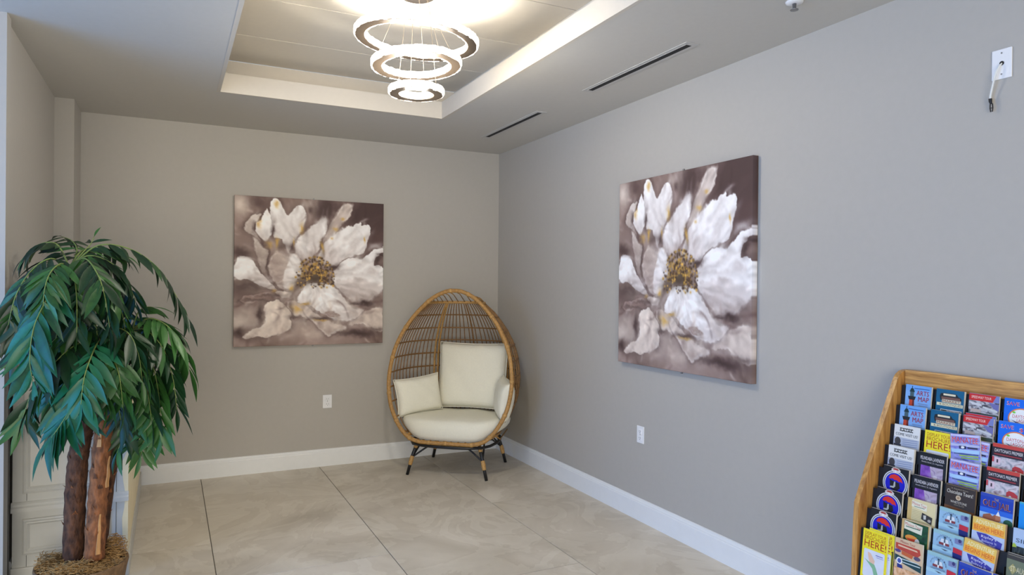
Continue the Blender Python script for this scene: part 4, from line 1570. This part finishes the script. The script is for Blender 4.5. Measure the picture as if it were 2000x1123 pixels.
D_man = [PH_sea, ('r', .2, .2, 9.8, .8, (206, 204, 236)), ('t', 'MANATEE', .5, 1.0, 9.5, 3.0, (250, 214, 200)), ('t', 'MANATEE', .6, 1.05, 9.4, 2.95, (214, 52, 44)), ('r', .2, 3.4, 9.8, 4.2, (186, 192, 224)), ('r', 3.0, 4.0, 5.4, 5.0, (40, 44, 90)), ('e', 4.2, 4.5, .6, .4, WHT), ('r', 5.8, 4.3, 9.2, 4.8, (44, 44, 70)),
         ('r', .3, 5.2, 9.8, 6.4, (170, 206, 240)), ('r', 1.2, 6.6, 9.4, 6.9, (54, 84, 130)), ('r', 3.0, 7.1, 9.4, 7.5, (164, 200, 70)), ('r', 3.6, 7.9, 9.4, 8.3, (150, 190, 70))]
D_day = [(46, 26, 28), ('r', 0, 0, 10, 1.2, (196, 62, 44)), ('t', "DAYTONA'S PREMIER", .7, 1.7, 9.3, 2.8, (236, 232, 230)), ('r', .6, 3.3, 9.0, 3.7, (150, 44, 40)), ('r', .1, 4.2, 10, 8.4, photo_mat('photo_racing', [(80, 84, 96), (170, 170, 178), (214, 204, 208), (120, 84, 92)], 40)), ('r', .1, 4.4, .7, 6.2, (196, 70, 74)),
         ('r', .9, 4.6, 2.7, 6.9, (222, 196, 206)), ('r', 1.5, 5.2, 2.0, 6.3, (70, 50, 60)), ('p', [(6.4, 7.0), (7.2, 6.3), (8.6, 6.5), (9.8, 7.3), (9.8, 8.2), (6.4, 8.2)], (184, 50, 46)), ('e', 7.6, 8.2, .4, .4, (200, 196, 196)), ('r', 0, 8.4, 10, 9.2, (214, 204, 190))]
D_choc = [(56, 42, 32), ('r', .3, .15, 9.8, .4, (112, 94, 70)), ('t', "St. Augustine's famous", 2.0, 1.0, 7.6, 1.5, (190, 176, 150)), ('t', 'Chocolate Tours!', .6, 1.75, 9.2, 3.0, (232, 226, 212)), ('e', 4.5, 4.1, .85, .85, (206, 182, 150)), ('e', 4.5, 4.1, .45, .45, (168, 138, 104)), ('t', 'WHETSTONE', 2.0, 5.3, 7.4, 6.1, (220, 212, 196)),
          ('t', 'CHOCOLATES', 3.2, 6.4, 6.6, 6.8, (170, 158, 140)), ('p', [(0, 7.2), (10, 7.8), (10, 9), (0, 9)], (112, 70, 34))]
D_jail = [(24, 56, 170), ('r', 0, 0, 10, 1.0, (46, 70, 170)), ('r', 0, 4.6, 10, 6.2, (40, 100, 210)), ('r', 0, 6.2, 10, 22, (150, 190, 230)), ('t', 'THE', 4.3, 1.1, 5.6, 1.9, (200, 170, 130)), ('t', 'OLD JAIL', .85, 2.0, 9.2, 4.7, (214, 160, 110)), ('t', 'OLD JAIL', 1.0, 2.1, 9.05, 4.6, (104, 22, 26)),
          ('p', [(1.2, 7.0), (3.2, 6.2), (4.0, 6.9), (4.8, 6.2), (6.0, 7.0), (6.2, 8.6), (1.0, 8.2)], (160, 94, 62)), ('p', [(5.0, 6.4), (5.7, 4.9), (6.4, 6.4)], WHT), ('p', [(5.0, 6.4), (6.4, 6.4), (6.6, 8.0), (4.9, 8.0)], (188, 120, 80)), ('p', [(0, 8.0), (8, 8.8), (10, 9.4), (10, 22), (0, 22)], (196, 150, 150)), ('e', 8.8, 8.0, 1.4, 1.2, (40, 84, 54))]
D_adv = [(232, 196, 96), ('t', 'ADVENTURE', 1.0, .6, 9.3, 2.0, (248, 238, 190)), ('p', [(.2, 2.0), (9.8, 2.0), (9.8, 4.4), (.2, 4.4)], (244, 176, 58)), ('t', 'BEGINS HERE!', .6, 2.4, 9.5, 3.9, (214, 84, 22)), ('r', 0, 4.5, 10, 22, (186, 200, 228)), ('p', [(1.4, 4.8), (4.4, 4.6), (9.4, 6.2), (9.0, 8.2), (5.6, 8.4), (2.6, 7.0)], (62, 58, 160)),
         ('t', "Ripley's", 3.0, 5.2, 7.6, 6.3, (232, 232, 246)), ('t', 'Believe It', 3.2, 6.5, 7.8, 7.3, (206, 208, 240)), ('t', 'or Not!', 4.2, 7.5, 7.4, 8.1, (190, 194, 236)), ('r', 0, 9.0, 10, 22, (110, 140, 210))]
D_light = [(150, 188, 216), ('r', 0, 0, 10, 1.2, (150, 192, 200)), ('r', 0, 5.4, 10, 6.6, (166, 206, 222))]
for i, ch_ in enumerate('STAUGUSTINE'):
    an = PI * (1.08 + .84 * i / 10)
    D_light.append(('t', ch_, 4.0 + 2.7 * math.cos(an) - .2, 4.0 + 2.7 * math.sin(an) - .3, 4.0 + 2.7 * math.cos(an) + .2, 4.0 + 2.7 * math.sin(an) + .3, (84, 96, 128)))
D_light += [('p', [(2.4, 4.3), (2.9, 2.4), (5.2, 2.4), (5.6, 4.3)], (214, 224, 232)), ('p', [(3.75, 4.2), (3.85, 2.0), (4.25, 2.0), (4.35, 4.2)], (60, 84, 104)), ('r', 3.7, 1.6, 4.4, 2.0, (40, 60, 80)), ('r', 2.2, 3.7, 5.6, 4.5, (132, 54, 60)), ('r', 3.8, 3.6, 4.3, 4.5, WHT),
            ('t', 'LIGHTHOUSE', 1.6, 4.7, 6.4, 5.3, (70, 84, 110)), ('p', [(3.0, 5.7), (5.4, 5.9), (4.4, 6.2)], (70, 70, 90)), ('r', 7.4, 1.0, 9.8, 2.6, (120, 126, 170)), ('e', 9.0, 1.5, .5, .6, (60, 54, 110)), ('p', [(7.0, 4.0), (9.9, 4.3), (9.9, 5.9), (7.0, 5.7)], (196, 40, 56)), ('p', [(6.9, 5.7), (9.9, 5.9), (9.9, 9), (7.2, 9)], (28, 36, 110))]
D_tour = [(222, 208, 160), ('r', 0, 0, 1.6, 22, (206, 176, 112)), ('p', [(1.5, .6), (7.0, 1.2), (7.0, 3.4), (1.5, 2.8)], (230, 226, 204)), ('t', 'Mission Tour', 1.7, 1.0, 6.8, 2.0, (190, 60, 62), .4), ('r', 2.4, 2.5, 6.2, 2.7, (96, 120, 100))] + [('r', 1.8, 3.9 + i * .55, 5.2 if i < 6 else 9, 4.05 + i * .55, (188, 172, 124)) for i in range(9)] + \
         [('p', [(5.5, 4.0), (9.2, 4.9), (9.0, 7.4), (5.3, 6.3)], (54, 50, 48)), ('p', [(6.0, 4.8), (7.0, 4.6), (7.0, 6.0), (6.2, 6.2)], (200, 198, 190)), ('e', 8.2, 6.2, .6, .5, (170, 164, 156))]
D_toucan = [(206, 170, 110), ('r', .9, .2, 9.6, 22, PH_leaf), ('p', [(1.0, .3), (7.6, .9), (7.4, 3.8), (1.0, 3.2)], (226, 222, 200)), ('t', 'Mission Tour', 1.3, .8, 7.2, 1.8, (190, 60, 62), .4), ('r', 1.6, 2.1, 6.8, 2.4, (60, 110, 84)), ('e', 3.9, 5.9, 2.3, 1.1, (226, 150, 60)), ('p', [(1.9, 6.2), (5.6, 5.8), (5.8, 6.6), (3.4, 7.0)], (206, 70, 40)),
            ('e', 6.0, 6.9, .9, 1.4, (206, 204, 196)), ('e', 7.0, 8.6, 1.6, 1.6, (20, 22, 26))]
D_menu = [(214, 186, 152), ('p', [(.3, 1.6), (9.0, 1.9), (9.4, 3.6), (8.2, 4.8), (.3, 3.6)], (188, 70, 54)), ('t', 'Mission Tour', 2.0, .4, 7.4, 1.3, (170, 60, 54), .2), ('p', [(1.2, 2.1), (8.0, 2.5), (8.4, 3.0), (1.2, 2.7)], (224, 190, 160)), ('e', 1.2, 4.3, 1.1, .55, (80, 66, 130)), ('e', 8.2, 5.2, 1.2, .7, (90, 80, 110)), ('p', [(2.6, 4.0), (6.8, 4.6), (6.4, 5.8), (2.6, 5.2)], (196, 96, 52)),
          ('p', [(.2, 5.6), (9.8, 7.2), (9.8, 9.6), (.2, 7.6)], (28, 66, 72)), ('r', 2.6, 6.6, 9.0, 6.9, (200, 214, 214)), ('r', 3.0, 7.6, 9.4, 7.9, (200, 214, 214)), ('e', 1.9, 7.6, 1.1, 1.2, WHT), ('e', 1.9, 7.6, .7, .8, (70, 90, 170)), ('p', [(1.2, 8.6), (3.0, 8.9), (3.3, 10.4), (1.2, 10)], (36, 50, 130)), ('r', 0, 10, 10, 22, PH_food)]
D_emb = [(24, 23, 26), ('e', 5.0, 6.0, 4.9, 4.9, (206, 210, 216)), ('e', 5.0, 6.0, 4.5, 4.5, (40, 44, 70)), ('e', 5.0, 6.0, 4.25, 4.25, (206, 210, 216)), ('e', 5.0, 6.0, 3.9, 3.9, (16, 20, 186)), ('p', [(2.9, 4.6), (3.6, 5.0), (6.6, 5.4), (7.0, 7.2), (5.6, 8.6), (3.4, 8.0), (3.0, 6.4)], (26, 24, 26)),
         ('p', [(2.4, 4.3), (3.1, 3.1), (4.6, 2.5), (6.2, 2.8), (7.4, 3.8), (8.0, 5.2), (7.2, 4.8), (6.4, 5.0), (5.6, 4.5), (4.7, 4.6), (3.9, 4.2), (3.1, 4.5)], (212, 46, 36)), ('p', [(4.6, 5.2), (5.1, 5.2), (5.2, 6.9), (4.6, 7.6), (3.0, 7.6), (3.2, 7.1), (4.4, 6.9)], (176, 180, 178)),
         ('p', [(3.2, .9), (3.8, .25), (4.6, .1), (5.4, .1), (6.2, .3), (6.9, 1.0), (6.5, 1.7), (5.6, 1.95), (4.4, 1.95), (3.6, 1.7)], (214, 206, 204)), ('p', [(3.6, .7), (4.5, .3), (5.6, .35), (6.3, .8), (5.7, 1.0), (4.3, .95)], (170, 60, 54)), ('p', [(4.5, 1.0), (5.3, 1.0), (5.2, 1.9), (4.7, 1.9)], (236, 232, 232))]
D_silver = [(176, 196, 224), ('t', 'SILVER', .9, 3.0, 9.0, 4.2, (50, 60, 84)), ('r', 0, 5.4, 10, 22, PH_rail), ('p', [(0, 5.4), (.3, 4.6), (1.0, 5.0), (1.2, 5.8), (0, 6)], (170, 190, 60))]
D_dist = [(112, 120, 94), ('r', 0, 0, 10, 1.8, (62, 54, 44)), ('r', .3, .4, 9.8, .6, (140, 130, 110)), ('p', [(.6, 4.6), (1.8, 3.0), (3.0, 4.6), (1.8, 6.4)], (170, 160, 100)), ('t', 'ST AUGUSTINE', 1.2, 3.7, 9.8, 5.4, (226, 216, 176)), ('t', 'DISTILLERY', 3.0, 6.0, 9.0, 6.8, (60, 70, 60)), ('r', .4, 7.6, 9.8, 20, (150, 150, 130)), ('r', .6, 7.9, 9.6, 19.8, (40, 42, 36))]
D_cyan = [(20, 140, 226), ('r', 0, 0, 10, .6, (60, 170, 200)), ('r', 2.2, 1.4, 9, 2.2, (190, 226, 120))]
D_olive = [(96, 84, 70), ('r', 0, 0, 10, 1.0, (150, 128, 106)), ('r', .6, 2.6, 9.4, 20, PH_street)]

G = 'brochures in the oak rack'
PL = [
    (0, 0, D_arts, 'blue arts map brochure with a red lighthouse, topmost in the leftmost column', {}),
    (1, 0, D_arts, 'blue arts map brochure with a red lighthouse, the lower one, second row', {}),
    (2, 0, D_visit, 'white brochure reading come visit us, the upper of the two', {'thick': .004}),
    (3, 0, D_visit, 'white brochure reading come visit us, the lower of the two', {'thick': .010}),
    (4, 0, D_emb, 'black brochure with a blue round umbrella emblem, uppermost of three', {'dz': .008, 'dx': .002}),
    (5, 0, D_emb, 'black brochure with a blue round umbrella emblem, middle of three', {'dz': .006}),
    (6, 0, D_emb, 'black brochure with a blue round umbrella emblem, lowest of three', {'dz': .004}),
    (7, 0, D_disp, 'yellow display your brochure here card with a map, bottom left of the rack', {'thick': .003, 'dx': -.006}),
    (0, 1, D_market, 'teal market brochure with a sign, top row', {'thick': .011}),
    (1, 1, D_market, 'teal market brochure with a sign, second row', {'thick': .011}),
    (2, 1, D_disp, 'yellow display your brochure here card half hidden behind purple manatee leaflets', {'thick': .003}),
    (3, 1, D_pel, 'black lavender farm brochure with purple photo, the upper one', {'thick': .006}),
    (4, 1, D_pel, 'black lavender farm brochure with purple photo, the lower one', {'thick': .009}),
    (5, 1, D_tour, 'cream tour brochure with fine print and a dark picture', {'thick': .009, 'dx': .003}),
    (6, 1, D_toucan, 'tan tour brochure with an orange billed toucan', {'thick': .011, 'dx': .003}),
    (7, 1, D_menu, 'tan and red brochure with food picture in the bottom row', {'thick': .007, 'rot': -.03, 'dz': .006}),
    (0, 2, D_speed, 'speedway tour brochure with red banner, top row', {'thick': .006}),
    (1, 2, D_speed, 'speedway tour brochure with red banner, second row', {'thick': .006}),
    (2, 2, D_man, 'lavender blue manatee brochure with red title, upper one, slightly askew', {'dx': -.026, 'rot': -.10, 'thick': .005, 'dz': .004, 'off': .002}),
    (3, 2, D_man, 'lavender blue manatee brochure with red title, the lower one', {'dx': -.006, 'thick': .009}),
    (4, 2, D_choc, 'dark brown chocolate tours brochure', {'thick': .008, 'paper': (120, 104, 84)}),
    (5, 2, D_light, 'pale blue lighthouse brochure, uppermost of three', {'thick': .007, 'paper': (176, 206, 210)}),
    (6, 2, D_light, 'pale blue lighthouse brochure, middle of three', {'thick': .009, 'paper': (176, 206, 210)}),
    (7, 2, D_light, 'pale blue lighthouse brochure, lowest of three', {'thick': .009, 'paper': (176, 206, 210)}),
    (0, 3, D_save, 'bright blue savings brochure with an orange ringed circle, top row', {}),
    (1, 3, D_save, 'bright blue savings brochure with an orange ringed circle, second row', {}),
    (2, 3, D_day, 'red and black racing brochure with car pictures, the upper one', {'thick': .006}),
    (3, 3, D_day, 'red and black racing brochure with car pictures, the lower one', {'thick': .006}),
    (4, 3, D_jail, 'blue old jail brochure with a brown building, higher of the two', {'thick': .008}),
    (5, 3, D_adv, 'orange adventure begins here brochure standing upright', {'thick': .010, 'dx': -.006, 'paper': (190, 160, 130)}),
    (6, 3, D_adv, 'orange adventure begins here brochure slumped and tilted', {'thick': .012, 'rot': .10, 'dx': -.012, 'dz': .004, 'paper': (190, 160, 130)}),
    (7, 3, D_jail, 'blue old jail brochure in the bottom row', {'dx': -.010, 'rot': .03}),
    (4, 4, D_cyan, 'bright cyan brochure at the right edge of the picture', {}),
    (5, 4, D_silver, 'pale blue silver brochure with a black railing at the right edge', {}),
    (6, 4, D_dist, 'olive green distillery brochure at the right edge', {}),
    (7, 4, D_olive, 'brown brochure in the lowest row at the right edge', {}),
]
for (rw, cl, ds, lab, kw) in PL:
    brochure(rw, cl, ds, lab, G, **kw)
# copies that show behind the front one
brochure(2, 2, D_man, 'second manatee brochure fanned out behind the askew one', G, dx=.004, rot=.04, thick=.003, off=-.005, dz=-.002)
brochure(7, 0, D_disp, 'yellow display card peeking out behind the bottom left card', G, dx=.014, dz=.006, thick=.003, off=-.005)
brochure(7, 3, D_jail, 'old jail brochure behind the bottom row one, shifted to the right', G, dx=.014, thick=.004, off=-.009, dz=-.003)
brochure(1, 2, D_speed, 'speedway brochure showing a white edge behind the second row one', G, dz=.008, dx=.002, thick=.003, off=-.008)
